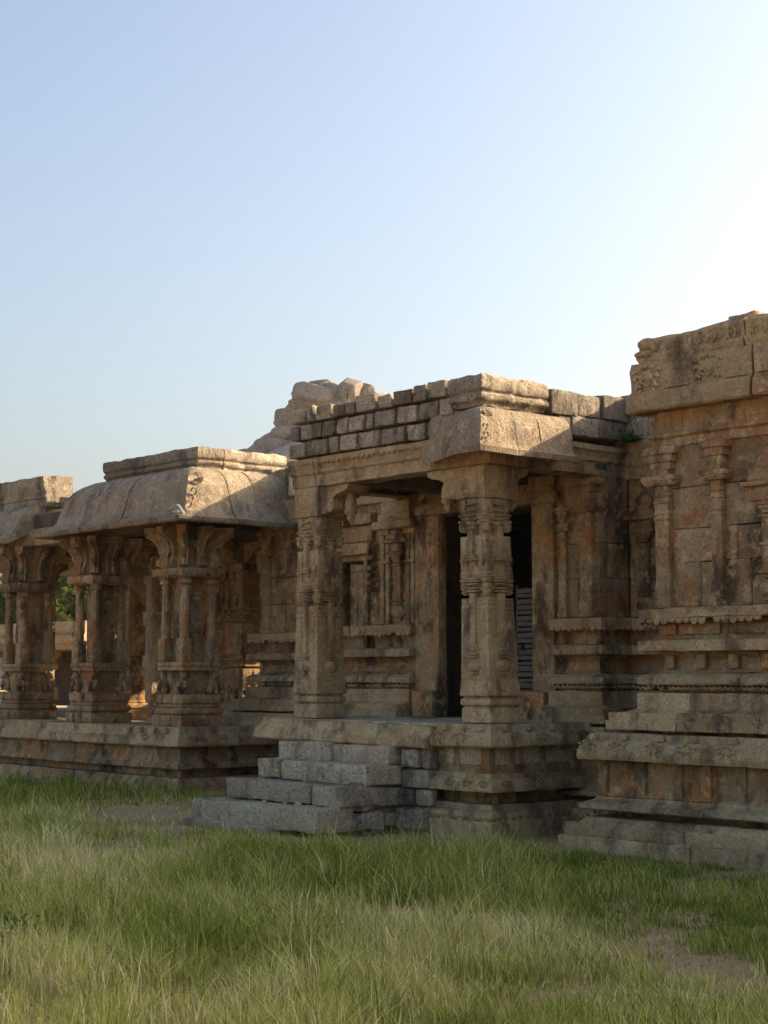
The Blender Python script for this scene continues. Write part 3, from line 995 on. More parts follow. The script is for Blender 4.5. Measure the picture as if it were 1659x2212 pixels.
def pilaster(parent, fr, a, z0, z1, w, d=.07, mat=None, name='pilaster', base=True):
    """half pilaster: foot, shaft, cushion, scalloped abacus and a bracket above"""
    m = mat or M_WALL
    mb = MB()
    H = z1 - z0
    fbox(mb, fr, a - w * .62, a + w * .62, z0, z0 + .07, -.05, d * 1.1, r=.01, amp=.004, seed=sd_())
    fbox(mb, fr, a - w * .55, a + w * .55, z0 + .07, z0 + .26, -.05, d * .95, r=.01, amp=.004, seed=sd_(), taper=.85)
    zc = z0 + H * .68
    fbox(mb, fr, a - w * .5, a + w * .5, z0 + .25, zc, -.05, d * .8, r=.015, amp=.004, seed=sd_())
    for zz in (zc - .22, zc - .17, zc - .06):
        fbox(mb, fr, a - w * .56, a + w * .56, zz, zz + .02, -.05, d * .95, r=.006, amp=.003)
    fell(mb, fr, a, zc + .03, d * .3, w * .6, .045, d * .8)
    fbox(mb, fr, a - w * .42, a + w * .42, zc + .05, zc + .11, -.05, d * .8, r=.01, amp=.003)
    fbox(mb, fr, a - w * .95, a + w * .95, zc + .11, zc + .15, -.05, d * 1.3, r=.008, amp=.005, seed=sd_(), taper=1.3)
    fbox(mb, fr, a - w * 1.2, a + w * 1.2, zc + .15, zc + .20, -.05, d * 1.6, r=.008, amp=.006, seed=sd_())
    p0, p1 = fr.pt(a - w * 1.1, 0, d * 1.5), fr.pt(a + w * 1.1, 0, d * 1.5)
    scallops(mb, p0[:2], p1[:2], zc + .15, .07, .03, .012)
    fbox(mb, fr, a - w * .55, a + w * .55, zc + .20, z1, -.05, d * 1.0, r=.012, amp=.005, seed=sd_())
    for q, ww in enumerate((.72, .9, 1.15)):
        z_ = zc + .26 + (z1 - .02 - zc - .26) * q / 3
        fbox(mb, fr, a - w * ww, a + w * ww, z_, z_ + (z1 - .02 - zc - .26) / 3, -.05, d * (1.05 + .15 * q), r=.014, amp=.008, seed=sd_())
    return part(name, mb, m, parent)

def shrine_panel(parent, fr, a, z0, z1, w, mat=None):
    """slender colonnette rising from a pot and carrying a small carved roof"""
    m = mat or M_WALL
    mb = MB()
    H = z1 - z0
    pot(mb, fr, a, z0 + .04, w * .9, .26, .0)
    fbox(mb, fr, a - w * .22, a + w * .22, z0 + .30, z0 + H * .55, -.05, .05, r=.014, amp=.004, seed=sd_())
    for zz in (.36, .53):
        fbox(mb, fr, a - w * .30, a + w * .30, z0 + H * zz, z0 + H * zz + .025, -.05, .065, r=.006, amp=.003)
    zz = z0 + H * .56
    for k, ww in enumerate((.40, .55, .75, .95)):
        fbox(mb, fr, a - w * .5 * ww, a + w * .5 * ww, zz, zz + .035, -.05, .05 + .015 * k, r=.006, amp=.004, seed=sd_())
        zz += .036
    fbox(mb, fr, a - w * .36, a + w * .36, zz, zz + .10, -.05, .06, r=.01, amp=.006, seed=sd_())
    zz += .10
    fbox(mb, fr, a - w * .72, a + w * .72, zz, zz + .045, -.05, .11, r=.012, amp=.006, seed=sd_())
    fbox(mb, fr, a - w * .60, a + w * .60, zz + .045, zz + .12, -.05, .09, r=.02, amp=.006, seed=sd_(), taper=.7)
    zz += .12
    fbox(mb, fr, a - w * .34, a + w * .34, zz, zz + .04, -.05, .07, r=.008, amp=.003)
    fell(mb, fr, a, zz + .09, .03, w * .36, .085, .06, 10, 8)
    fell(mb, fr, a, zz + .19, .03, w * .12, .05, .03)
    part('shrine_panel', mb, m, parent)

fA = Fr((0, YA), (0, -1))
fCc = Fr((0, YC), (0, -1))
pilaster(hall, fCc, -8.05, 2.24, 3.78, .17)
pilaster(hall, fCc, -6.7, 2.24, 3.78, .15)
shrine_panel(hall, fA, -3.42, 2.24, 3.6, .30)
for a in (-3.70, -3.60, -3.22, -3.13):
    mb = MB(); fbox(mb, fA, a - .035, a + .035, 2.24, 3.35, -.05, .05, r=.012, amp=.004, seed=sd_())
    fbox(mb, fA, a - .05, a + .05, 3.0, 3.03, -.05, .07, r=.006, amp=.002); fbox(mb, fA, a - .06, a + .06, 3.35, 3.42, -.05, .08, r=.01, amp=.003)
    part('colonnette', mb, M_WALL, hall)
mb = MB()
for (a0, a1, z0, z1, d) in [(-3.78, -3.05, 3.42, 3.52, .16), (-3.72, -3.1, 3.52, 3.62, .12), (-3.68, -3.16, 3.62, 3.78, .08)]:
    fbox(mb, fA, a0, a1, z0, z1, -.05, d, r=.02, amp=.012, seed=sd_())
scroll_motif(mb, Fr((0, YA - .13), (0, -1)), -3.42, 3.50, .2, 0, .008)
part('canopy', mb, M_PALE, hall)
# niche: frame, lintel, shelf
mb = MB()
fbox(mb, fA, -4.62, -4.53, 1.95, 3.10, -.1, .05, r=.01, amp=.004, seed=1); fbox(mb, fA, -4.07, -3.98, 1.95, 3.10, -.1, .05, r=.01, amp=.004, seed=2)
part('niche_frame', mb, M_WALL, hall)
mb = MB()
fbox(mb, fA, -4.75, -3.86, 3.06, 3.13, -.1, .07, r=.01, amp=.005, seed=3)
fbox(mb, fA, -4.80, -3.84, 3.13, 3.28, -.1, .15, r=.02, amp=.008, seed=4, taper=1.03)
fbox(mb, fA, -4.80, -3.88, 3.30, 3.50, -.1, .05, r=.01, amp=.006, seed=5)
fbox(mb, fA, -4.85, -3.84, 3.52, 3.66, -.1, .12, r=.015, amp=.008, seed=6)
part('niche_lintel', mb, M_WALL, hall)
mb = MB()
for k, (zz, w) in enumerate(((2.92, .14), (2.84, .11), (2.74, .13), (2.66, .09))):
    fbox(mb, fA, -4.02 + .08 - w / 2, -4.02 + .08 + w / 2, zz, zz + .06, -.05, .08, r=.012, amp=.006, seed=sd_())
part('niche_ornament', mb, M_WALL, hall)
# door jambs, lintel, carved door-keepers
mb = MB(); fbox(mb, fA, -3.08, DL, 1.42, 3.55, -.09, .05, r=.012, amp=.006, seed=7); jl = part('door_jamb', mb, M_WALL, hall)
mb = MB()
fr_ = Fr((0, YA - .05), (0, -1))
for k in range(7):
    zz = 2.35 + k * .17
    mb.tube(arc(fr_, -2.76, zz, .06, 0 if k % 2 else math.pi, (3.6 if k % 2 else math.pi + 3.6), 0, 8, .085), .010)
part('jamb_scrollwork', mb, M_WALL, jl, kind='stuff')
piece('jamb_relief', M_WALL, jl, figure, fr_, -2.80, 2.06, .22, 0, 11)
mb = MB(); fbox(mb, fA, -3.0, DL + .02, 1.11, 1.42, -.09, .18, r=.012, amp=.006, seed=8); q_ = part('jamb_foot', mb, M_WALL, hall)
mb = MB(); figure(mb, Fr((0, YA - .18), (0, -1)), -2.80, 1.13, .26, 0, 12); part('jamb_relief', mb, M_WALL, q_)
mb = MB(); fbox(mb, fA, DR, -.76, 1.42, 3.55, -.3, .05, r=.012, amp=.006, seed=9); jr = part('door_jamb', mb, M_WALL, hall)
mb = MB()
for z_, h_, s_ in ((2.04, .24, 13), (2.40, .22, 14), (1.62, .2, 15)):
    piece('jamb_relief', M_WALL, jr, figure, fr_, -.93, z_, h_, 0, s_, s_ == 15)
mb = MB(); fbox(mb, fA, DR - .10, -.82, 1.11, 1.42, -.3, .18, r=.012, amp=.006, seed=10); q_ = part('jamb_foot', mb, M_WALL, hall)
mb = MB(); figure(mb, Fr((0, YA - .18), (0, -1)), -1.0, 1.13, .26, 0, 16); part('jamb_relief', mb, M_WALL, q_)
mb = MB(); fbox(mb, fA, -3.1, -.7, 3.55, 3.68, -.3, .08, r=.012, amp=.006, seed=11); fbox(mb, fA, -3.05, -.75, 3.68, 3.86, -.3, .04, r=.012, amp=.006, seed=12)
part('door_lintel', mb, M_WALL, hall)
pilaster(hall, fA, -.64, 2.24, 3.5, .11, .05)
pilaster(hall, fA, -.26, 2.24, 3.78, .17, .09, M_WALL)
fB = Fr((0, YB), (0, -1))
shrine_panel(hall, fB, .02 + .1, 2.24, 3.72, .34, M_WALL)
pilaster(hall, fB, .55, 2.24, 3.78, .17, .08, M_WALL)
pilaster(hall, fB, 1.1, 2.24, 3.78, .17, .08, M_WALL)

gate = thing('door_gate', (-1.46, 2.0, 1.12), 'grey slatted gate leaf standing ajar in the dark doorway', 'gate')
mb = MB()
mb.box((-1.64, 2.04, 1.13), (-1.61, 2.07, 2.66), amp=0, r=.003); mb.box((-1.13, 2.04, 1.13), (-1.10, 2.07, 2.66), amp=0, r=.003)
part('gate_frame', mb, M_IRON, gate)
zz = 1.14
k = 0
while zz < 2.62:
    h = .042 + .018 * ((k * 7) % 3) / 2
    mb = MB()
    t = .012 * math.sin(k * 2.3)
    mb.box((-1.61, 2.03, zz), (-1.11, 2.045, zz + h), res=.3, r=.003, amp=0, fn=lambda V, t=t: V + np.stack([0 * V[:, 0], 0 * V[:, 0], t * (V[:, 0] + 1.36) * 2], 1))
    part('slat', mb, M_SLAT, gate)
    zz += h + .014; k += 1
mb = MB(); mb.box((-1.60, 1.985, 1.90), (-1.50, 2.03, 1.96), amp=0, r=.005); mb.box((-1.61, 1.99, 1.82), (-1.59, 2.0, 1.92), amp=0, r=.002)
part('bolt', mb, M_IRON, gate)

# ------------------------------------------------------------------ side wing on the right
wing = thing('temple_wing', (4, 1.5, 0), 'projecting temple wing with tall moulded base and carved overhanging cornice', 'temple')
WX, WY = 1.755, .525
wpath = [(WX, 2.6), (WX, WY), (7.5, WY)]
wpath_far = [(7.51, WY), (12.2, WY)]
for nm, prof in HALL_BASE:
    m = M_WALL if ('recess' in nm or 'dado' in nm or 'neck' in nm) else M_PALE
    course(wing, nm, prof, wpath, m, .9, 1.7, freq=8, amp=.009 if 'recess' not in nm else .004)
    mb = MB(); mb.sweep(prof, wpath_far, res=.5, amp=.01, seed=sd_()); part(nm, mb, m, wing)
part('scalloped_border', trim(scallops, wpath, .137, 2.135, .088, .055, .02), M_PALE, wing, kind='stuff')
part('bead_border', trim(petals, wpath, .14, 1.505, .06, .03, .011), M_WALL, wing, kind='stuff')
part('petal_border', trim(petals, wpath, .60, .165, .20, .035, .014), M_PALE, wing, kind='stuff')
part('petal_border', trim(petals, wpath, .335, 1.20, .16, .035, .011), M_PALE, wing, kind='stuff')
# cornice frieze: flutes between scroll medallions
fW = Fr((0, WY - .555), (0, -1))
xs = [1.32, 1.68, 2.13, 2.50, 2.95, 3.5, 4.1]
for x in xs:
    piece('scroll_medallion', M_PALE, wing, scroll_motif, fW, x, .905, .21, .0, .010)
    piece('frieze_boss', M_PALE, wing, fbox, Fr((0, WY - .43), (0, -1)), x - .05, x + .05, .995, 1.055, -.03, .045, r=.012, amp=.006, seed=sd_())
mb = MB()
for a, b in zip(xs[:-1], xs[1:]):
    flutes(mb, (a + .12, WY - .545), (b - .12, WY - .545), .875, .955, -.004, .04, .013)
    for zz in (.842, .860):
        fbox(mb, fW, a + .12, b - .12, zz, zz + .010, -.02, .014, r=.003, amp=.001)
part('fluted_band', mb, M_PALE, wing, kind='stuff')
# dado pilasters
fD = Fr((0, WY - .40), (0, -1))
for a in (1.40, 1.86, 2.30, 2.62, 3.0, 3.4, 3.9):
    mb = MB(); fbox(mb, fD, a - .055, a + .055, .475, .815, -.03, .035, r=.008, amp=.006, freq=9, seed=sd_())
    part('dado_pilaster', mb, M_WALL, wing)
mb = MB(); fbox(mb, fD, 1.36, 6, .475, .50, -.03, .028, r=.006, amp=.005, seed=4); part('dado_sill', mb, M_WALL, wing)
# neck carvings
for a0, a1 in ((1.80, 2.0), (2.0, 2.52), (2.56, 3.1), (3.14, 3.7)):
    piece('neck_panel', M_WALL, wing, fbox, Fr((0, WY - .02), (0, -1)), a0 + .03, a1 - .02, 1.99, 2.085, -.02, .012, r=.005, amp=.003, seed=sd_())
for a in np.arange(1.9, 4, .37):
    piece('neck_panel', M_WALL, wing, fbox, Fr((0, WY - .02), (0, -1)), a - .05, a + .05, 1.67, 1.80, -.03, .012, r=.008, amp=.006, seed=sd_())
rowsW = [2.24, 2.665, 2.985, 3.38, 3.80]
fWall = Fr((0, WY), (0, -1))
ashlar(wing, fWall, WX, 5.5, rowsW, M_WALL, .45, .95, amp=.010, r=.008)
ashlar(wing, Fr((WX, 2.6), (-1, 0)), 0, 2.6 - WY - .14, rowsW, M_WALL, .45, .9, amp=.008)
for lo, hi in [((WX + .1, WY + .1, 0), (12.15, 9, 4.12)), ((5.5, WY, 2.2), (12.15, WY + .2, 3.9))]:
    mb = MB(); mb.box(lo, hi, res=.8, amp=.004); part('wall_core', mb, M_DARK, wing)
# architrave
apr = [(-.14, 3.78), (.02, 3.78), (.02, 3.86), (.06, 3.88), (.065, 3.905), (.03, 3.92), (.03, 4.12), (-.14, 4.12)]
course(wing, 'architrave_stone', apr, [(WX, 2.6), (WX, WY), (12.2, WY)], M_WALL, 1.3, 2.2)
# cornice slab and top frieze
cpr = [(-.5, 4.12), (.18, 4.12), (.20, 4.14), (.195, 4.27), (.16, 4.33), (.165, 4.42), (.17, 4.52), (.155, 4.60), (-.5, 4.60)]
tpr = [(-.6, 4.60), (.10, 4.60), (.115, 4.64), (.125, 4.655), (.125, 4.685), (.10, 4.70), (.10, 4.76), (.11, 4.83), (.07, 4.87), (-.6, 4.88)]
for seg in ([(WX, 2.6), (WX, WY), (3.02, WY)], [(3.045, WY), (4.6, WY)], [(4.62, WY), (12.2, WY)]):
    mb = MB(); mb.sweep(cpr, seg, amp=.013, freq=5, seed=sd_(), res=.08); part('cornice_slab', mb, M_PALE, wing)
for seg in ([(WX, 2.6), (WX, WY), (2.15, WY)], [(2.16, WY), (2.90, WY)], [(2.92, WY), (4.3, WY)], [(4.32, WY), (12.2, WY)]):
    mb = MB(); mb.sweep(tpr, seg, amp=.012, freq=7, seed=sd_(), res=.06, pres=.03,
                        sag=lambda V: V + np.stack([0 * V[:, 0], 0 * V[:, 0], np.where(V[:, 2] > 4.8, 0.012 * np.sin(V[:, 0] * 5) - .01 + .02 * np.clip(V[:, 0] - 2.1, -.5, .7), 0)], 1))
    part('top_frieze_stone', mb, M_PALE, wing)
mb = MB(); mb.box((2.62, WY + .02, 4.86), (2.93, WY + .4, 4.955), res=.04, r=.02, amp=.02, freq=10, seed=8); part('loose_roof_stone', mb, M_PALE, wing)
mb = MB(); mb.box((WX + .1, WY + .3, 4.3), (12.2, 9, 4.82), res=.8, amp=.01); part('roof_slab', mb, M_GREY, wing)
fC = Fr((0, WY - .165), (0, -1))
for a, w in ((1.80, .34), (2.52, .36), (3.5, .36)):
    piece('scroll_medallion', M_PALE, wing, scroll_motif, fC, a, 4.42, w, .004, .022)
for a0, a1 in ((2.02, 2.30), (2.74, 2.99), (3.08, 3.3)):
    for zz in (4.285, 4.322):
        piece('cornice_fillet', M_PALE, wing, fbox, Fr((0, WY - .17), (0, -1)), a0, a1, zz, zz + .018, -.03, .022, r=.006, amp=.004)
fT = Fr((0, WY - .105), (0, -1))
mb = MB()
fell(mb, Fr((0, WY - .11), (0, -1)), 1.78, 4.79, .0, .13, .06, .06, 12, 9)      # beast head at the corner
fell(mb, Fr((0, WY - .11), (0, -1)), 1.74, 4.70, .0, .14, .04, .06, 12, 9)
fell(mb, Fr((0, WY - .11), (0, -1)), 1.86, 4.735, .02, .035, .04, .05)
mb.v = [rough(v, .02, 14, 5) for v in mb.v]
part('beast_head', mb, M_PALE, wing)
for k, a in enumerate((2.02, 2.13, 2.28, 2.40, 2.49, 2.58, 2.72, 2.80, 3.0, 3.15)):
    piece('frieze_figure', M_PALE, wing, figure, fT, a, 4.645, .175, .012, 40 + k)
# wall pilasters
pilaster(wing, fWall, 1.86, 2.24, 3.80, .17, .075)
pilaster(wing, Fr((WX, WY), (-1, 0)), -.1, 2.24, 3.80, .17, .05)
pilaster(wing, fWall, 2.51, 2.24, 3.80, .125, .085)
shrine_panel(wing, fWall, 3.08, 2.24, 3.72, .36)
pilaster(wing, fWall, 3.7, 2.24, 3.8, .15, .07)
mb = MB()
for (a, z_, r_) in ((2.83, 2.45, .09), (2.86, 2.5, .13), (2.9, 2.52, .17)):
    mb.tube(arc(Fr((0, WY), (0, -1)), a + .1, z_, r_, 1.2, 3.6, .0, 10), .013)
part('scroll_relief', mb, M_WALL, wing)

# ------------------------------------------------------------------ pillared pavilion on the left
def lion(mb, c, n, s=1.):
    """small squatting beast facing outward n"""
    fr = Fr(c, n)
    fell(mb, fr, 0, 1.60 * s, .03, .055, .07, .06)
    fell(mb, fr, 0, 1.575 * s, .085, .035, .03, .035)
    fell(mb, fr, 0, 1.49 * s, .01, .06, .11, .07)
    for sg in (-1, 1):
        mb.tube([fr.pt(sg * .045, 1.52 * s, .06), fr.pt(sg * .05, 1.44 * s, .085), fr.pt(sg * .05, 1.36 * s, .08)], [.03, .026, .03])
        fell(mb, fr, sg * .06, 1.40 * s, -.01, .035, .06, .06)
        fell(mb, fr, sg * .045, 1.655 * s, .02, .018, .025, .02)

def composite_pillar(parent, c, label, z0=.88, hw=.34, mat=None):
    cx, cy = c
    m = mat or M_WALL
    dz = z0 - .88
    def sq(mb, a, b, w, r=.014, amp=.007, res=.07):
        mb.box((cx - w, cy - w, a + dz), (cx + w, cy + w, b + dz), res=res, r=r, amp=amp, freq=8, seed=sd_())
    mb = MB()
    sq(mb, 1.25, 1.76, .225); sq(mb, 1.74, 3.08, .155); sq(mb, 3.05, 3.75, .225)
    core = part('pillar', mb, m, parent, label)
    mb = MB()
    sq(mb, .87, 1.035, hw + .035, .02, .012)
    sq(mb, 1.035, 1.05, hw - .01)
    sq(mb, 1.05, 1.14, hw + .03, .04, .008)
    sq(mb, 1.14, 1.20, hw - .01, .02)
    sq(mb, 1.20, 1.335, hw + .005, .018, .01)
    for n in ((0, -1), (1, 0), (-1, 0), (0, 1)):       # upright facets break each course into panels
        f = Fr((cx, cy), n)
        for a in (-.20, .06):
            fbox(mb, f, a - .02, a + .06, .89 + dz, 1.03 + dz, hw, hw + .055, r=.012, amp=.005, seed=sd_())
            fbox(mb, f, a - .02, a + .06, 1.21 + dz, 1.33 + dz, hw - .02, hw + .025, r=.012, amp=.005, seed=sd_())
    part('pillar_base', mb, m, core)
    for sx in (-1, 1):
        for sy in (-1, 1):
            k = hw - .10
            mb = MB()
            lion(mb, (cx + sx * k, cy + sy * k), np.array([sx, sy]) / math.sqrt(2))
            mb.v = [rough(v + np.array([0, 0, dz]), .018, 12, sd_()) for v in mb.v]
            part('lion_figure', mb, m, core)
    mb = MB()
    sq(mb, 1.675, 1.735, hw - .02, .012); sq(mb, 1.735, 1.80, hw - .005, .015)
    part('belt_slab', mb, m, core)
    for sx in (-1, 1):
        for sy in (-1, 1):
            k = hw - .105
            x, y = cx + sx * k, cy + sy * k
            mb = MB()
            mb.box((x - .085, y - .085, 1.80 + dz), (x + .085, y + .085, 2.14 + dz), res=.08, r=.012, amp=.006, seed=sd_())
            mb.lathe([(.078, 2.13 + dz), (.07, 2.16 + dz), (.066, 2.5 + dz), (.064, 2.86 + dz), (.075, 2.87 + dz), (.075, 2.90 + dz), (.062, 2.91 + dz), (.062, 2.93 + dz), (.10, 2.935 + dz), (.105, 2.96 + dz), (.09, 3.01 + dz), (.055, 3.04 + dz)], (x, y), 8, amp=.005, seed=sd_(), rot=math.pi / 8)
            part('colonnette', mb, m, core)
    for n in ((0, -1), (1, 0)):
        f = Fr((cx + n[0] * .155, cy + n[1] * .155), n)
        piece('pillar_relief', m, core, figure, f, 0, 2.30 + dz, .40, -.015, sd_())
        piece('pillar_relief', m, core, figure, f, 0, 1.85 + dz, .28, -.015, sd_(), True)
        for zz, w in ((2.24, .2), (2.78, .22)):
            piece('relief_ledge', m, core, fbox, f, -w / 2, w / 2, zz + dz, zz + .035 + dz, -.03, .03, r=.008, amp=.005)
    mb = MB()
    sq(mb, 3.02, 3.075, hw - .02, .01); sq(mb, 3.075, 3.16, hw + .05, .014, .01)
    k = hw + .045
    scallops(mb, (cx - k, cy - k), (cx + k, cy - k), 3.08 + dz, .085, .05, .02)
    scallops(mb, (cx + k, cy - k), (cx + k, cy + k), 3.08 + dz, .085, .05, .02)
    part('abacus', mb, m, core)
    mb = MB()
    for (dx, dy) in ((0, -1), (1, 0), (-1, 0), (.707, -.707), (.707, .707), (-.707, -.707)):
        L = 1.25 if abs(dx) == .707 else 1.
        d = np.array([dx, dy, 0.]); p_ = np.array([-dy, dx, 0.])
        wdt = .17 if L == 1. else .13
        out = [(.18, 3.16), (.30 * L, 3.16), (.37 * L, 3.20), (.36 * L, 3.28), (.33 * L, 3.36), (.335 * L, 3.46), (.38 * L, 3.56), (.47 * L, 3.62), (.53 * L, 3.68), (.53 * L, 3.76), (.18, 3.76)]
        mb.plate([(a, z + dz) for a, z in out], np.array([cx, cy, 0.]) - p_ * wdt / 2, d, (0, 0, 1), p_, wdt)
        mb.tube([np.array([cx, cy, z + dz]) + d * (a * L + .02) for a, z in ((.36, 3.2), (.345, 3.3), (.32, 3.38), (.34, 3.48), (.40, 3.58), (.50, 3.65))], [.03, .035, .035, .03, .028, .03], 6)
    sq(mb, 3.15, 3.78, .27)
    part('bracket_capital', mb, m, core)
    return core

VX, VY = -7.70, 1.45
pav = thing('pillared_pavilion', (-9.3, 2.4, 0), 'open stone pavilion with clustered pillars under a broad curved stone eave', 'pavilion')
vpath = [(-11.35, VY), (VX, VY), (VX, 3.6)]
for nm, prof, m in [
    ('plinth_stone', [(-.3, -.1), (.13, -.1), (.13, .06), (.10, .11), (.05, .165), (-.3, .17)], M_WALL),
    ('recess_stone', [(-.3, .17), (-.10, .17), (-.10, .285), (-.3, .285)], M_WALL),
    ('ledge_moulding', [(-.3, .285), (.09, .285), (.105, .30), (.10, .35), (.03, .395), (.015, .43), (.0, .60), (-.3, .60)], M_WALL)]:
    course(pav, nm, prof, vpath, m, 1.3, 2.6, amp=.010)
course(pav, 'floor_cornice', [(-.3, .60), (.13, .60), (.145, .62), (.14, .67), (.11, .74), (.06, .775), (.05, .79), (.05, .875), (-.3, .875)], vpath, M_PALE, 1.6, 2.8, amp=.012)
part('bead_border', trim(petals, vpath, .055, .375, .06, .025, .009), M_WALL, pav, kind='stuff')
mb = MB()
flutes(mb, (-11.2, VY - .125), (-9.0, VY - .125), .655, .745, 0, .055, .014)
flutes(mb, (VX + .125, 2.6), (VX + .125, 4.0), .655, .745, 0, .055, .014)
part('fluted_band', mb, M_PALE, pav, kind='stuff')
for a in (-8.75, -8.4, -8.0):
    piece('scroll_medallion', M_PALE, pav, scroll_motif, Fr((0, VY - .135), (0, -1)), a, .70, .17, -.004, .009)
for a in (1.7, 2.1):
    piece('scroll_medallion', M_PALE, pav, scroll_motif, Fr((VX + .135, 0), (1, 0)), a, .70, .17, -.004, .009)
for a in (-8.9, -8.6, -8.25, -7.95):
    piece('frieze_boss', M_PALE, pav, fbox, Fr((0, VY - .05), (0, -1)), a - .04, a + .04, .785, .865, -.03, .05, r=.01, amp=.005)
mb = MB(); mb.box((-11.3, VY + .1, .4), (VX - .1, 9.8, .87), res=.3, amp=.01, seed=2)
part('floor_slab', mb, M_GREY, pav)
composite_pillar(pav, (-8.25, 1.95), 'clustered corner pillar with little columns and squatting beasts')
composite_pillar(pav, (-10.70, 1.95), 'clustered pillar with carved panels next to the corner one')
# beams and ceiling
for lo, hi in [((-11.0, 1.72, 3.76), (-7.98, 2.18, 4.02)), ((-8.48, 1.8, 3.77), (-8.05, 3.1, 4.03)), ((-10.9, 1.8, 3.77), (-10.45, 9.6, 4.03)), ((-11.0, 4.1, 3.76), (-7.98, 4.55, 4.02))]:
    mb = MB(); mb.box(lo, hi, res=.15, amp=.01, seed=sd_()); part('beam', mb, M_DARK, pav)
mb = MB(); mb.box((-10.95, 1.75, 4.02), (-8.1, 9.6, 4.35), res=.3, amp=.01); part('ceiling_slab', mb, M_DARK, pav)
# curved eave of slabs with open joints
veave = [(-.15, 4.05), (.25, 3.92), (.68, 3.755), (.71, 3.76), (.74, 3.83), (.65, 3.836), (.57, 3.86), (.505, 3.915), (.455, 4.0), (.415, 4.12), (.38, 4.25), (.33, 4.37), (.26, 4.475), (.16, 4.56), (.03, 4.62), (-.15, 4.645)]
VE = [(-10.62, 4.4), (-10.62, 1.80), (-7.95, 1.80), (-7.95, 4.6)]
R = random.Random(5)
for seg in ([(-10.62, 4.4), (-10.62, 1.80), (-9.62, 1.80)], [(-9.60, 1.80), (-9.12, 1.80)], [(-9.085, 1.80), (-7.95, 1.80), (-7.95, 2.16)], [(-7.95, 2.175), (-7.95, 2.62)], [(-7.95, 2.632), (-7.95, 3.12)], [(-7.95, 3.135), (-7.95, 3.6)]):
    mb = MB()
    dz = R.uniform(-.008, .008)
    mb.sweep([(o, z + dz) for o, z in veave], seg, amp=.014, freq=4, seed=sd_(), res=.08, pres=.035)
    part('eave_slab', mb, M_ROOF, pav, angle=60)
mb = MB()
for rr in (.10, .065, .03):
    mb.tube([(-7.56 + .03 * math.sin(t), 1.60 + rr * math.cos(t), 4.42 + rr * math.sin(t) * .8) for t in np.linspace(-2.4, 2.2, 12)], .016)
for k, (y_, z_) in enumerate(((1.50, 4.22), (1.42, 4.12), (1.36, 4.02))):
    mb.tube([(-7.50 + .04 * k + .02 * math.sin(t), y_ + .05 * math.cos(t), z_ + .05 * math.sin(t)) for t in np.linspace(-1.5, 3.2, 8)], .015)
part('eave_scroll', mb, M_ROOF, pav)
mb = MB()                                            # pale curled tongue left on the eave corner
mb.tube([(-7.32, 1.20, 3.86), (-7.33, 1.17, 3.92), (-7.36, 1.15, 3.97), (-7.42, 1.15, 4.00)], [.035, .03, .022, .008], 6)
mb.tube([(-7.36, 1.18, 3.86), (-7.42, 1.16, 3.90), (-7.50, 1.14, 3.90)], [.03, .024, .008], 6)
part('eave_tongue', mb, plain('pale_tongue_stone', (.42, .40, .36)), pav)  # pale mottled colour over the whole tongue
# roof parapet
vpp = [(-.35, 4.60), (0, 4.60), (.0, 4.69), (.03, 4.70), (.045, 4.725), (.04, 4.75), (.01, 4.765), (.01, 4.785), (.04, 4.80), (.055, 4.84), (.055, 4.92), (.03, 4.955), (-.35, 4.965)]
for seg in ([(-10.62, 1.95), (-9.44, 1.95)], [(-9.42, 1.95), (-8.05, 1.95), (-8.05, 2.38)], [(-8.05, 2.40), (-8.05, 3.55)]):
    mb = MB(); mb.sweep(vpp, seg, amp=.022, freq=6, seed=sd_(), res=.06, pres=.03); part('parapet_stone', mb, M_BRICK, pav)
mb = MB(); mb.box((-10.3, 2.1, 4.3), (-8.3, 4.5, 4.7), res=.3, amp=.02); part('roof_slab', mb, M_GREY, pav)
# loose block between the pavilion roof and the hall
mb = MB(); mb.box((-7.2, 2.95, 4.22), (-6.75, 3.3, 4.55), res=.06, r=.03, amp=.02, seed=4); part('loose_roof_stone', mb, M_GREY, pav)

# neighbouring pavilion, mostly beyond the picture
pav2 = thing('pillared_gallery', (-14, 2.6, 0), 'long stone gallery with a clustered pillar, running on beside the curved-eave pavilion', 'pavilion')
gpath = [(-24, 1.52), (-11.37, 1.52)]
for nm, prof in [('plinth_stone', [(-.3, -.1), (.13, -.1), (.13, .06), (.10, .11), (.05, .165), (-.3, .17)]),
                 ('recess_stone', [(-.3, .17), (-.10, .17), (-.10, .285), (-.3, .285)]),
                 ('ledge_moulding', [(-.3, .285), (.09, .285), (.105, .30), (.10, .35), (.03, .395), (.015, .43), (.0, .60), (-.3, .60)]),
                 ('floor_cornice', [(-.3, .60), (.13, .60), (.145, .62), (.14, .67), (.11, .74), (.06, .775), (.05, .79), (.05, .885), (-.3, .885)])]:
    course(pav2, nm, prof, gpath, M_PALE if 'cornice' in nm else M_WALL, 1.8, 3.0, amp=.012)
mb = MB(); mb.box((-24, 1.7, .4), (-11.4, 9.8, .875), res=.5, amp=.008); part('floor_slab', mb, M_GREY, pav2)
composite_pillar(pav2, (-13.35, 2.15), 'thick clustered pillar at the edge of the gallery')
composite_pillar(pav2, (-15.9, 2.15), 'thick clustered pillar further along the gallery')
for lo, hi in [((-24, 1.9, 3.77), (-11.2, 2.4, 4.05)), ((-13.55, 2.0, 3.78), (-13.1, 9.6, 4.04)), ((-15.4, 2.0, 3.78), (-15.0, 4.6, 4.04)), ((-24, 4.1, 3.77), (-11.2, 4.5, 4.03))]:
    mb = MB(); mb.box(lo, hi, res=.2, amp=.01, seed=sd_()); part('beam', mb, M_WALL, pav2)
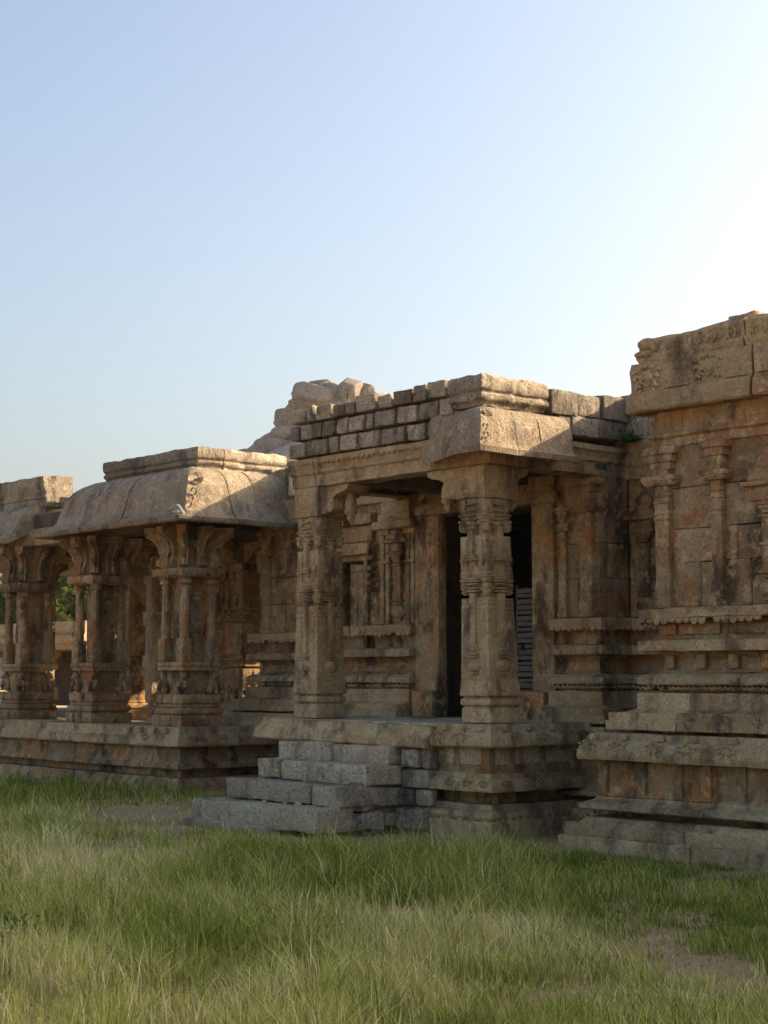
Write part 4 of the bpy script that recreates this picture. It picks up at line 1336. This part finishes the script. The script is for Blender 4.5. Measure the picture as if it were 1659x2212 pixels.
mb = MB(); mb.box((-24, 2.0, 4.04), (-11.1, 9.6, 4.3), res=.4, amp=.01); part('ceiling_slab', mb, M_DARK, pav2)
course(pav2, 'architrave_stone', [(-.3, 4.05), (.0, 4.05), (.02, 4.10), (.05, 4.12), (.05, 4.30), (.08, 4.33), (.08, 4.40), (-.3, 4.42)], [(-13.0, 2.35), (-10.6, 2.35)], M_PALE, 1.2, 2.0, amp=.012)
mb = MB(); flutes(mb, (-12.6, 2.295), (-11.0, 2.295), 4.15, 4.27, 0, .09, .018); part('fluted_band', mb, M_PALE, pav2, kind='stuff')
for (x0, x1, z0, z1) in ((-12.85, -12.0, 4.42, 4.62), (-11.95, -11.3, 4.42, 4.72), (-11.28, -10.8, 4.42, 4.66)):
    mb = MB(); mb.box((x0, 2.4, z0), (x1, 2.8, z1), res=.07, r=.03, amp=.03, freq=5, seed=sd_()); part('roof_stone', mb, M_BRICK, pav2)
ve2 = [(-.15, 4.05), (.25, 3.95), (.62, 3.80), (.65, 3.81), (.66, 3.88), (.58, 3.92), (.50, 4.01), (.42, 4.13), (.33, 4.26), (.21, 4.38), (.06, 4.46), (-.15, 4.50)]
for seg in ([(-18, 2.1), (-14.6, 2.1)], [(-14.58, 2.1), (-12.95, 2.1)]):
    mb = MB(); mb.sweep(ve2, seg, amp=.02, freq=5, seed=sd_(), res=.1, pres=.04); part('eave_slab', mb, M_ROOF, pav2, angle=60)
for seg in ([(-18, 2.2), (-14.4, 2.2)], [(-14.38, 2.2), (-12.9, 2.2)]):
    mb = MB(); mb.sweep([(-.5, 4.46), (0, 4.46), (0, 4.60), (.025, 4.62), (.025, 4.66), (0, 4.68), (.05, 4.80), (.06, 4.98), (-.5, 5.0)], seg, amp=.025, freq=6, seed=sd_(), res=.07, pres=.035); part('parapet_stone', mb, M_BRICK, pav2)

# free-standing pillars and slabs seen through the pavilion
def simple_pillar(x, y, w, zt, label, figs=True, mat=None, group=None, name='stone_pillar'):
    t = thing(name, (x, y, .87), label, 'pillar', group)
    mb = MB()
    for a, b, k in ((.87, 1.0, 1.25), (1.0, 1.06, 1.1), (1.06, 1.15, 1.25), (1.15, 1.2, 1.05)):
        mb.box((x - w * k / 2, y - w * k / 2, a), (x + w * k / 2, y + w * k / 2, b), res=.1, r=.02, amp=.008, seed=sd_())
    part('pillar_base', mb, mat or M_WALL, t)
    mb = MB()
    for a, b, k in ((1.19, 1.72, 1.0), (1.71, 1.95, .8), (1.94, 2.45, 1.0), (2.44, 2.68, .8), (2.67, 3.15, 1.0), (3.14, 3.3, .85)):
        mb.box((x - w * k / 2, y - w * k / 2, a), (x + w * k / 2, y + w * k / 2, b), res=.1, r=.015, amp=.006, seed=sd_())
    part('shaft', mb, mat or M_WALL, t)
    mb = MB()
    mb.box((x - w * .62, y - w * .62, 3.29), (x + w * .62, y + w * .62, 3.42), res=.1, r=.02, amp=.008, seed=sd_())
    for (dx, dy) in ((0, -1), (1, 0), (-1, 0), (0, 1)):
        d = np.array([dx, dy, 0.]); p_ = np.array([-dy, dx, 0.])
        mb.plate([(.05, 3.42), (w * .6, 3.42), (w * .75, 3.5), (w * .8, 3.6), (w * 1.2, 3.66), (w * 1.2, zt), (.05, zt)], np.array([x, y, 0.]) - p_ * w * .35, d, (0, 0, 1), p_, w * .7)
    part('capital', mb, mat or M_WALL, t)
    if figs:
        mb = MB()
        for n in ((1, 0), (0, -1)):
            f = Fr((x + n[0] * w / 2, y + n[1] * w / 2), n)
            figure(mb, f, 0, 1.22, .46, 0, sd_(), True); figure(mb, f, 0, 1.98, .44, 0, sd_()); figure(mb, f, 0, 2.7, .42, 0, sd_(), True)
            for zz in (1.75, 1.85, 2.48, 2.58):
                fbox(mb, f, -w * .45, w * .45, zz, zz + .03, -.06, .02, r=.006, amp=.002)
        part('pillar_relief', mb, mat or M_WALL, t)
    return t
simple_pillar(-16.75, 4.3, .42, 3.78, 'tall carved pillar with seated figures in the gallery\'s sunlit rear row')
simple_pillar(-10.05, 4.3, .48, 3.78, 'carved rear pillar with cut panels seen between the pavilion and the hall wall')
simple_pillar(-11.98, 3.35, .34, 3.78, 'plain reddish post behind the clustered pillars', False)
simple_pillar(-13.3, 6.4, .46, 4.0, 'carved back-row pillar half hidden behind the rough slab', True)
simple_pillar(-17.6, 6.6, .5, 4.0, 'carved back-row pillar standing near the far gallery', True)
mb = MB(); mb.box((-9.62, 4.25, .87), (-9.24, 4.55, 3.25), res=.12, r=.03, amp=.03, freq=3, seed=91)
mb.box((-9.70, 4.22, 3.25), (-9.15, 4.6, 3.52), res=.1, r=.05, amp=.03, freq=4, seed=92)
tag(part('granite_post', mb, M_GREY), 'rough pale granite prop with a loose cap stone beside the hall wall', 'post')
mb = MB(); mb.box((-12.72, 3.95, .86), (-12.30, 4.65, 3.76), res=.12, r=.02, amp=.02, freq=4, seed=93)
tag(part('granite_slab', mb, M_GREY), 'upright rough granite slab wall behind the clustered pillars', 'slab')

rw = thing('light_block_wall', (-14.5, 9.6, .87), 'broken rough stone wall closing the back of the pavilion', 'wall')  # put in to cover sky gaps and keep sun off the inner pillars
ashlar(rw, Fr((0, 9.5), (0, -1)), -21.3, -8.6, [.87, 1.3, 1.75, 2.2, 2.6, 2.95, 3.3, 3.75], M_WALL, .7, 1.3, d0=-.4, name='wall_stone', amp=.02, r=.02, jit=.03)

# ------------------------------------------------------------------ far gallery, trees, hills
c0 = far_pt(142, 1530, 44.)
far = thing('far_gallery', (c0[0], c0[1], 0), 'small sunlit stone gallery with carved cornice far behind the pavilion', 'building')
fx, fy = c0[0], c0[1]
mb = MB(); mb.box((fx - 5, fy, 0), (fx + .9, fy + 3, .55), res=.4, amp=.01); part('plinth', mb, M_PALE, far)
mb = MB(); mb.box((fx - 5, fy + 1.8, .55), (fx + .7, fy + 2.1, 2.45), res=.4, amp=.01); part('rear_wall', mb, M_DARK, far)
for k in range(4):
    mb = MB(); x = fx - 4.6 + k * 1.62
    mb.box((x - .16, fy + .15, .55), (x + .16, fy + .47, 1.3), res=.2, amp=.01); mb.lathe([(.12, 1.3), (.14, 1.5), (.10, 1.7), (.2, 1.78), (.22, 1.9), (.15, 2.0), (.28, 2.15), (.28, 2.3)], (x, fy + .31), 8)
    part('column', mb, M_PALE, far)
mb = MB(); mb.sweep([(-2.2, 2.28), (.1, 2.28), (.1, 2.42), (.16, 2.44), (.2, 2.5), (.18, 2.62), (.1, 2.7), (.12, 2.8), (.08, 3.0), (-2.2, 3.0)], [(fx - 5, fy + .1), (fx + .8, fy + .1), (fx + .8, fy + 2.4)], res=.3, amp=.02)
part('cornice', mb, M_PALE, far)
mb = MB(); petals(mb, (fx - 5, fy - .06), (fx + .8, fy - .06), 2.72, .14, .1, .03); part('frieze', mb, M_PALE, far, kind='stuff')

def leaf_mat(name, c1, c2):
    m = bpy.data.materials.new(name)
    m.use_nodes = True
    nt = m.node_tree
    for n in list(nt.nodes):
        nt.nodes.remove(n)
    at = nt.nodes.new('ShaderNodeAttribute'); at.attribute_name = 'tint'
    c = mixc(nt, at.outputs['Fac'], c1, c2)
    d = nt.nodes.new('ShaderNodeBsdfDiffuse'); t = nt.nodes.new('ShaderNodeBsdfTranslucent')
    nt.links.new(c, d.inputs[0]); nt.links.new(c, t.inputs[0])
    mx = nt.nodes.new('ShaderNodeMixShader'); mx.inputs[0].default_value = .35
    nt.links.new(d.outputs[0], mx.inputs[1]); nt.links.new(t.outputs[0], mx.inputs[2])
    o = nt.nodes.new('ShaderNodeOutputMaterial'); nt.links.new(mx.outputs[0], o.inputs[0])
    return m
M_LEAF = leaf_mat('tree_leaf', (.045, .075, .018), (.13, .14, .03))
M_BARK = plain('bark', (.12, .085, .055))
M_WEED = leaf_mat('weed_leaf', (.05, .10, .02), (.09, .16, .04))

def quads_obj(name, P, U, W, tint, mat, parent=None):
    """leaf quads: centres P, half axes U, W"""
    n = len(P)
    V = np.stack([P - U - W * .2, P - W, P + U - W * .2, P + W], 1).reshape(-1, 3)
    base = BASE[parent.name] if parent else np.zeros(3)
    V = V - base
    me = bpy.data.meshes.new(name)
    me.vertices.add(4 * n); me.vertices.foreach_set('co', V.ravel())
    me.loops.add(4 * n); me.loops.foreach_set('vertex_index', np.arange(4 * n, dtype=np.int32))
    me.polygons.add(n); me.polygons.foreach_set('loop_start', np.arange(0, 4 * n, 4, dtype=np.int32))
    me.update(calc_edges=True)
    a = me.attributes.new('tint', 'FLOAT', 'FACE'); a.data.foreach_set('value', tint.astype(np.float32))
    me.materials.append(mat)
    o = bpy.data.objects.new(name, me)
    COL.objects.link(o)
    if parent:
        o.parent = parent
    BASE[o.name] = base
    return o

def tree(c, h, rx, label, seed, n=9000, leaf=.16, group=None):
    rg = np.random.default_rng(seed)
    t = thing('leafy_tree', c, label, 'tree', group)
    c = np.array(c, float)
    mb = MB()
    mb.tube([c, c + [.1, 0, h * .3], c + [0, .1, h * .6]], [.25, .18, .08], 8)
    for k in range(6):
        a = k * 1.1
        mb.tube([c + [0, 0, h * .3], c + [rx * .4 * math.cos(a), rx * .4 * math.sin(a), h * .55], c + [rx * .75 * math.cos(a), rx * .75 * math.sin(a), h * .75]], [.1, .07, .03], 6)
    part('trunk', mb, M_BARK, t)
    K = 46
    cl = rg.normal(size=(K, 3)); cl /= np.linalg.norm(cl, axis=1)[:, None]
    cl *= rg.uniform(.45, 1., (K, 1)) ** .6
    cl = cl * np.array([rx, rx, h * .36]) + c + [0, 0, h * .64]
    idx = rg.integers(0, K, n)
    v = rg.normal(size=(n, 3)); v /= np.linalg.norm(v, axis=1)[:, None]
    P = cl[idx] + v * (rx * .30) * rg.uniform(.5, 1, (n, 1)) ** .5
    U = rg.normal(size=(n, 3)); U /= np.linalg.norm(U, axis=1)[:, None]
    W = np.cross(U, v); W /= np.linalg.norm(W, axis=1)[:, None] + 1e-6
    s = leaf * rg.uniform(.6, 1.3, (n, 1))
    tint = np.clip(rg.normal(.45, .25, n) + .25 * (rg.random(K)[idx] - .5), 0, 1)
    quads_obj('crown', P, U * s * .6, W * s, tint, M_LEAF, t)
for k, (px, py, dist, h, rx, lab) in enumerate([(120, 1500, 95, 8.2, 2.6, 'tall leafy tree rising beyond the far gallery'), (152, 1500, 80, 5.4, 2.2, 'round sunlit leafy tree just behind the far gallery'), (60, 1500, 100, 8.0, 3., 'broad leafy tree largely hidden behind the gallery pillar'),
                                                (200, 1500, 105, 7, 3., 'leafy tree hidden behind the pavilion pillars')]):
    q = far_pt(px, py, dist)
    tree((q[0], q[1], 0), h, rx, lab, 50 + k)

def mound(name, c, rx, ry, h, rot, mat, seed, rough_=.12, n=60):
    g = np.linspace(-1, 1, n)
    X, Y = np.meshgrid(g, g, indexing='ij')
    rr = np.sqrt(X ** 2 + Y ** 2)
    Z = h * np.clip(1 - rr, 0, 1) ** 1.1
    Z = Z * (1 + rough_ * 3 * fbm(np.stack([X.ravel() * 5, Y.ravel() * 5, 0 * X.ravel()], 1), seed).reshape(X.shape)) - 1
    cs, sn = math.cos(rot), math.sin(rot)
    x, y = X * rx, Y * ry
    V = np.stack([c[0] + cs * x - sn * y, c[1] + sn * x + cs * y, Z], -1).reshape(-1, 3)
    I = np.arange(n * n).reshape(n, n)
    A = np.stack([I[:-1, :-1], I[1:, :-1], I[1:, 1:], I[:-1, 1:]], -1).reshape(-1, 4)
    mb = MB(); mb.add(V, [tuple(t) for t in A.tolist()])
    return part(name, mb, mat, kind='structure')

M_HILL = plain('scrub_hillside', (.075, .095, .045))
M_BOULDER = stone('pinkish_hill_granite', (.24, .205, .17), (.17, .145, .12), (.29, .20, .14), (.07, .06, .052), .35, .7, .5, .08)
DH = 300.
q = far_pt(700, 900, DH)
mound('hill', (q[0], q[1]), 78, 78, 46, 0, M_BOULDER, 4, .05, 130)
q = far_pt(100, 1400, 420)
mound('hill', (q[0], q[1]), 160, 110, 34, .6, M_HILL, 8)

BL = [(676, 853, 33, 22, 0, 'broad grey boulder on top of the far hill, left of the tall one'), (690, 830, 20, 9, 3, 'flat boulder lying on top of the broad hilltop boulder'), (718, 847, 14, 17, 1, 'narrow boulder wedged beside the tall hilltop boulder'),
      (753, 842, 23, 23, 0, 'tall upright pinkish boulder at the top of the far hill'), (788, 846, 15, 17, 2, 'rounded sunlit boulder at the end of the hilltop pile'), (642, 872, 13, 13, 0, 'small boulder below the broad grey hilltop boulder'),
      (614, 908, 15, 22, 3, 'steep grey boulder halfway down the far hill'), (607, 939, 17, 14, -2, 'round boulder with a sunlit side on the far hill slope'), (584, 946, 15, 10, 0, 'low dark boulder at the foot of the rocky slope'),
      (600, 966, 36, 17, 1, 'wide flat boulder at the base of the far rock pile'), (650, 910, 40, 38, 6, 'large boulder in the middle of the far rock pile'), (710, 885, 60, 36, 8, 'massive boulder under the hilltop rocks'), (565, 975, 26, 12, 0, 'long low boulder beside the wide flat one'),
      (640, 960, 40, 40, 6, 'dark boulder behind the lower rocks'), (760, 890, 55, 40, 8, 'massive boulder under the tall pinkish one'),
      (560, 985, 34, 16, 4, 'broad low boulder at the lowest edge of the rock pile'), (628, 935, 26, 26, 5, 'grey boulder tucked behind the round sunlit one'), (655, 885, 26, 20, 4, 'squat boulder below the small one on the hill')]
for k, (px, py, rx, ry, back, lab) in enumerate(BL):
    c = far_pt(px, py, DH + back * .6)
    s = DH / F_PX
    mb = MB()
    mb.ell((0, 0, 0), (1, 1, 1), 56, 36)
    V = mb.v[0]
    e = 2.5
    V = V * ((np.abs(V) ** e).sum(1) ** (-1 / e))[:, None] * .93
    V = V * (1.06 + .22 * fbm(V * 1.2 + k * 7.1, k, 4))[:, None]
    rb = np.random.default_rng(k + 3)
    for _ in range(16):                              # split faces
        nn = rb.normal(size=3); nn /= np.linalg.norm(nn); dd = rb.uniform(.62, .95)
        t = V @ nn - dd
        V = V - np.outer(np.where(t > 0, t * .88, 0), nn)
    V = V * (1 + .035 * fbm(V * 6 + k, k + 5, 3))[:, None]
    V = V * np.array([rx * s, rx * s, ry * s]) * np.array([1.5, 1.5, 1.3])
    a = YAW + .5 * math.sin(k * 2.1)
    V = V @ np.array([[math.cos(a), math.sin(a), 0], [-math.sin(a), math.cos(a), 0], [0, 0, 1]])
    mb.v[0] = V + c
    tag(part('boulder', mb, M_BOULDER, angle=32), lab, 'boulder', 'boulders piled on the far hill')

# ------------------------------------------------------------------ small plants on the stonework
def weed(c, r, n, label, seed, mat=None, up=.6, leaf=.05, stems=0):
    rg = np.random.default_rng(seed)
    t = thing('wall_plant', c, label, 'plant')
    c = np.array(c, float)
    v = rg.normal(size=(n, 3)); v[:, 2] = np.abs(v[:, 2]) * up; v /= np.linalg.norm(v, axis=1)[:, None]
    P = c + v * r * rg.uniform(.3, 1, (n, 1))
    U = rg.normal(size=(n, 3)); U /= np.linalg.norm(U, axis=1)[:, None]
    W = v * .7 + rg.normal(size=(n, 3)) * .4; W /= np.linalg.norm(W, axis=1)[:, None]
    s = leaf * rg.uniform(.6, 1.3, (n, 1))
    mb = MB()
    for k in range(max(stems, 6)):
        mb.tube([c, c + v[k] * r * .5, c + v[k] * r], [.006, .004, .002], 4)
    part('stem', mb, M_BARK, t)
    quads_obj('leaves', P, U * s * .45, W * s, rg.random(n), mat or M_WEED, t)
weed((.02, YB - .14, 4.20), .16, 110, 'green leafy plant growing from the joint in the hall parapet', 3, up=.3)
weed((-2.5, .2, 4.75), .16, 22, 'thin dry sprigs growing on top of the block parapet', 4, up=2.5, leaf=.018, stems=10)
weed((-2.2, .25, 4.75), .12, 14, 'short dry twig beside the sprigs on the block parapet', 9, up=2.5, leaf=.015, stems=7)
weed((1.0, .35, .12), .12, 60, 'small green plant at the foot of the wing plinth', 5, up=1.)
weed((.55, 1.0, .02), .25, 150, 'low green weeds in the corner between porch and wing', 6, up=.5)

# ------------------------------------------------------------------ grass
def grass():
    rg = np.random.default_rng(12)
    NT, K = 14000, 26                                # tussocks and blades in each, plus loose blades between
    NL = 80000
    fwd = np.array([-math.sin(YAW), math.cos(YAW)]); rt = np.array([math.cos(YAW), math.sin(YAW)])
    def spread(n):
        d = 5.2 * (26 / 5.2) ** rg.random(n)
        th = rg.uniform(-.38, .44, n)
        return CAM[0] + d * (fwd[0] * np.cos(th) + rt[0] * np.sin(th)), CAM[1] + d * (fwd[1] * np.cos(th) + rt[1] * np.sin(th)), d
    tx, ty, td = spread(NT)
    tid = np.concatenate([np.repeat(np.arange(NT), K), -np.ones(NL, int)])
    ox = rg.normal(0, 1, len(tid)); oy = rg.normal(0, 1, len(tid))
    spr = .028 + .0035 * td
    lx_, ly_, ld = spread(NL)
    x = np.concatenate([tx[tid[:NT * K]] + ox[:NT * K] * spr[tid[:NT * K]], lx_])
    y = np.concatenate([ty[tid[:NT * K]] + oy[:NT * K] * spr[tid[:NT * K]], ly_])
    d = np.concatenate([td[tid[:NT * K]], ld])
    tuft_h = np.concatenate([np.exp(rg.normal(0, .28, NT)), [.62]])[tid]
    tuft_dry = np.concatenate([rg.normal(0, .20, NT), [0.]])[tid]
    out_a = np.where(tid >= 0, np.arctan2(oy, ox), rg.uniform(0, 6.28, len(tid)))
    free = ~(((x > -3.75) & (x < .12) & (y > -.08)) | ((x > -3.62) & (x < -.8) & (y > -1.28)) | ((x > 1.02) & (y > -.2)) | ((x < -7.5) & (y > 1.28)) | (y > 1.2) & (x > -7.5))
    x, y, d, tuft_h, tuft_dry, out_a = [q[free] for q in (x, y, d, tuft_h, tuft_dry, out_a)]
    z = ground_z(x, y)
    px, py = proj(np.stack([x, y, z], 1))
    n1 = fbm(np.stack([x * .9, y * .9, 0 * x], 1), 31, 3)
    n2 = fbm(np.stack([x * 2.6, y * 2.6, 0 * x], 1), 77, 2)
    n4 = fbm(np.stack([x * 6., y * 6., 0 * x], 1), 55, 2)
    n3 = fbm(np.stack([x * .5, y * .5, 0 * x], 1), 99, 2)
    def soft(cx, cy, rx, ry, sl=0.):
        q = ((px - cx) / rx) ** 2 + ((py - cy - sl * (px - cx)) / ry) ** 2
        return np.exp(-q ** 1.5)
    bare = np.maximum.reduce([soft(330, 1756, 170, 30), .9 * soft(235, 1836, 60, 10), soft(1560, 2112, 260, 27, .15), .55 * soft(900, 1822, 330, 12), .6 * soft(480, 1760, 70, 22), .4 * soft(1330, 1840, 200, 12, .1)])
    gap = np.maximum(soft(800, 1984, 220, 15, .04), soft(1500, 2072, 230, 15, .13))
    gap = np.maximum(gap, .8 * soft(420, 1858, 150, 10, .1))
    h = .135 + .06 * n1 + .11 * np.clip(n2, -.6, 1) + .05 * n4
    h += .06 * soft(850, 1905, 420, 50, .03) + .05 * soft(1100, 2040, 260, 40) + .03 * soft(300, 2050, 400, 70)
    right = 1 / (1 + np.exp(-(px - 1180) / 60)) * 1 / (1 + np.exp((py - 2085) / 12.))
    h = h * (1 - .45 * right)
    h = h * (1 - .75 * gap)
    near = 1 / (1 + np.exp((py - 1838 - .06 * (px - 900)) / 8.)) * (px > 640)
    h = h * (1 - .5 * near)
    h = h * (1 - .55 * soft(330, 1812, 150, 30)) * (1 - .5 * soft(1500, 2190, 260, 55, .1)) * (1 - .45 * soft(600, 1815, 260, 28, .05))
    h = np.clip(h, .03, .42) * (1 - .65 * bare)
    keep = rg.random(len(x)) < (1 - .97 * bare) * (1 - .5 * near) * np.clip(.85 + .6 * n2 + .4 * n4, .3, 1) * (1 - .3 * gap)
    h = h * np.clip(tuft_h, .5, 1.7)
    x, y, z, d, h, n1, n3, px, py, right, n2, tuft_dry, out_a = [a[keep] for a in (x, y, z, d, h, n1, n3, px, py, right, n2, tuft_dry, out_a)]
    def soft(cx, cy, rx, ry, sl=0.):
        q = ((px - cx) / rx) ** 2 + ((py - cy - sl * (px - cx)) / ry) ** 2
        return np.exp(-q ** 1.5)
    dry = .41 + .36 * n1 + .22 * n3 + .38 * soft(1080, 2040, 330, 75) + .30 * soft(120, 1880, 230, 60) + .10 * soft(800, 2190, 900, 90) - .30 * right - .42 * soft(900, 1915, 520, 55, .04) - .30 * soft(150, 1720, 220, 45)
    m = len(x)
    dry = np.clip(dry + tuft_dry + rg.normal(0, .13, m), 0, 1)
    stalk = rg.random(m) < .05
    dry = np.where(stalk, np.clip(dry + .35, 0, 1), dry)
    h = h * rg.uniform(.55, 1.25, m) * np.where(stalk, 1.25, 1)
    w = np.clip(.0030 + .00042 * d, .0045, .014) * rg.uniform(.7, 1.3, m) * np.where(stalk, .6, 1)
    az = out_a + rg.normal(0, .8, m)
    lean = rg.uniform(.05, 1.0, m) ** 1.2 * h
    wind = np.array([-.10, -.05])
    lx, ly = np.cos(az) * lean + wind[0] * h * .6, np.sin(az) * lean + wind[1] * h * .6
    a2 = rg.uniform(0, 2 * math.pi, m)
    sx, sy = np.cos(a2) * w / 2, np.sin(a2) * w / 2
    B = np.stack([x, y, z - .01], 1)
    S = np.stack([sx, sy, 0 * sx], 1)
    M1 = B + np.stack([lx * .30, ly * .30, h * .55], 1)
    T = B + np.stack([lx, ly, h], 1)
    V = np.stack([B - S, B + S, M1 + S * .8, M1 - S * .8, T], 1).reshape(-1, 3)
    o = (np.arange(m) * 5)[:, None]
    L = np.concatenate([o + [0, 1, 2, 3], o + [3, 2, 4]], 1).ravel().astype(np.int32)
    ls = np.stack([np.arange(m) * 7, np.arange(m) * 7 + 4], 1).ravel().astype(np.int32)
    me = bpy.data.meshes.new('grass')
    me.vertices.add(5 * m); me.vertices.foreach_set('co', V.ravel())
    me.loops.add(7 * m); me.loops.foreach_set('vertex_index', L)
    me.polygons.add(2 * m); me.polygons.foreach_set('loop_start', ls)
    me.update(calc_edges=True)
    a = me.attributes.new('tint', 'FLOAT', 'FACE'); a.data.foreach_set('value', np.repeat(dry, 2).astype(np.float32))
    a = me.attributes.new('tone', 'FLOAT', 'FACE'); a.data.foreach_set('value', np.repeat(rg.uniform(.6, 1.6, m), 2).astype(np.float32))
    mt = bpy.data.materials.new('grass_blade')
    mt.use_nodes = True
    nt = mt.node_tree
    for n in list(nt.nodes):
        nt.nodes.remove(n)
    at = nt.nodes.new('ShaderNodeAttribute'); at.attribute_name = 'tint'
    at2 = nt.nodes.new('ShaderNodeAttribute'); at2.attribute_name = 'tone'
    c = ramp(nt, at.outputs['Fac'], [(0., (.17, .21, .03)), (.35, (.37, .385, .08)), (.65, (.62, .55, .18)), (1., (.82, .70, .40))])
    vm = nt.nodes.new('ShaderNodeVectorMath'); vm.operation = 'SCALE'
    nt.links.new(c, vm.inputs[0]); nt.links.new(at2.outputs['Fac'], vm.inputs['Scale'])
    df = nt.nodes.new('ShaderNodeBsdfDiffuse'); tr = nt.nodes.new('ShaderNodeBsdfTranslucent')
    nt.links.new(vm.outputs[0], df.inputs[0]); nt.links.new(vm.outputs[0], tr.inputs[0])
    mx = nt.nodes.new('ShaderNodeMixShader'); mx.inputs[0].default_value = .45
    nt.links.new(df.outputs[0], mx.inputs[1]); nt.links.new(tr.outputs[0], mx.inputs[2])
    ou = nt.nodes.new('ShaderNodeOutputMaterial'); nt.links.new(mx.outputs[0], ou.inputs[0])
    me.materials.append(mt)
    ob = bpy.data.objects.new('grass', me)
    COL.objects.link(ob)
    ob['kind'] = 'stuff'
    ob['label'] = 'tall mixed green and straw-coloured grass covering the temple yard'
    ob['category'] = 'grass'
grass()
def gpt(px, py):
    r = ray(px, py); k = -CAM[2] / r[2]
    return CAM + k * r
q = gpt(40, 2055)
weed((q[0], q[1], .02), .22, 160, 'pale green leafy weed standing in the grass', 8, up=1.2, leaf=.022, stems=14)

# ------------------------------------------------------------------ thin evening haze
hm = bpy.data.materials.new('haze_air')
hm.use_nodes = True
nt = hm.node_tree
for n in list(nt.nodes):
    nt.nodes.remove(n)
pv = nt.nodes.new('ShaderNodeVolumePrincipled')
pv.inputs['Color'].default_value = (.93, .95, 1., 1)
pv.inputs['Density'].default_value = .00013
pv.inputs['Anisotropy'].default_value = .3
ou = nt.nodes.new('ShaderNodeOutputMaterial')
nt.links.new(pv.outputs[0], ou.inputs['Volume'])
mb = MB()
mb.add([(x, y, z) for x in (-1700, 1700) for y in (-1700, 1700) for z in (-6., 75.)], [(0, 1, 3, 2), (4, 6, 7, 5), (0, 4, 5, 1), (2, 3, 7, 6), (0, 2, 6, 4), (1, 5, 7, 3)])
part('haze', mb, hm, kind='stuff', smooth=False)
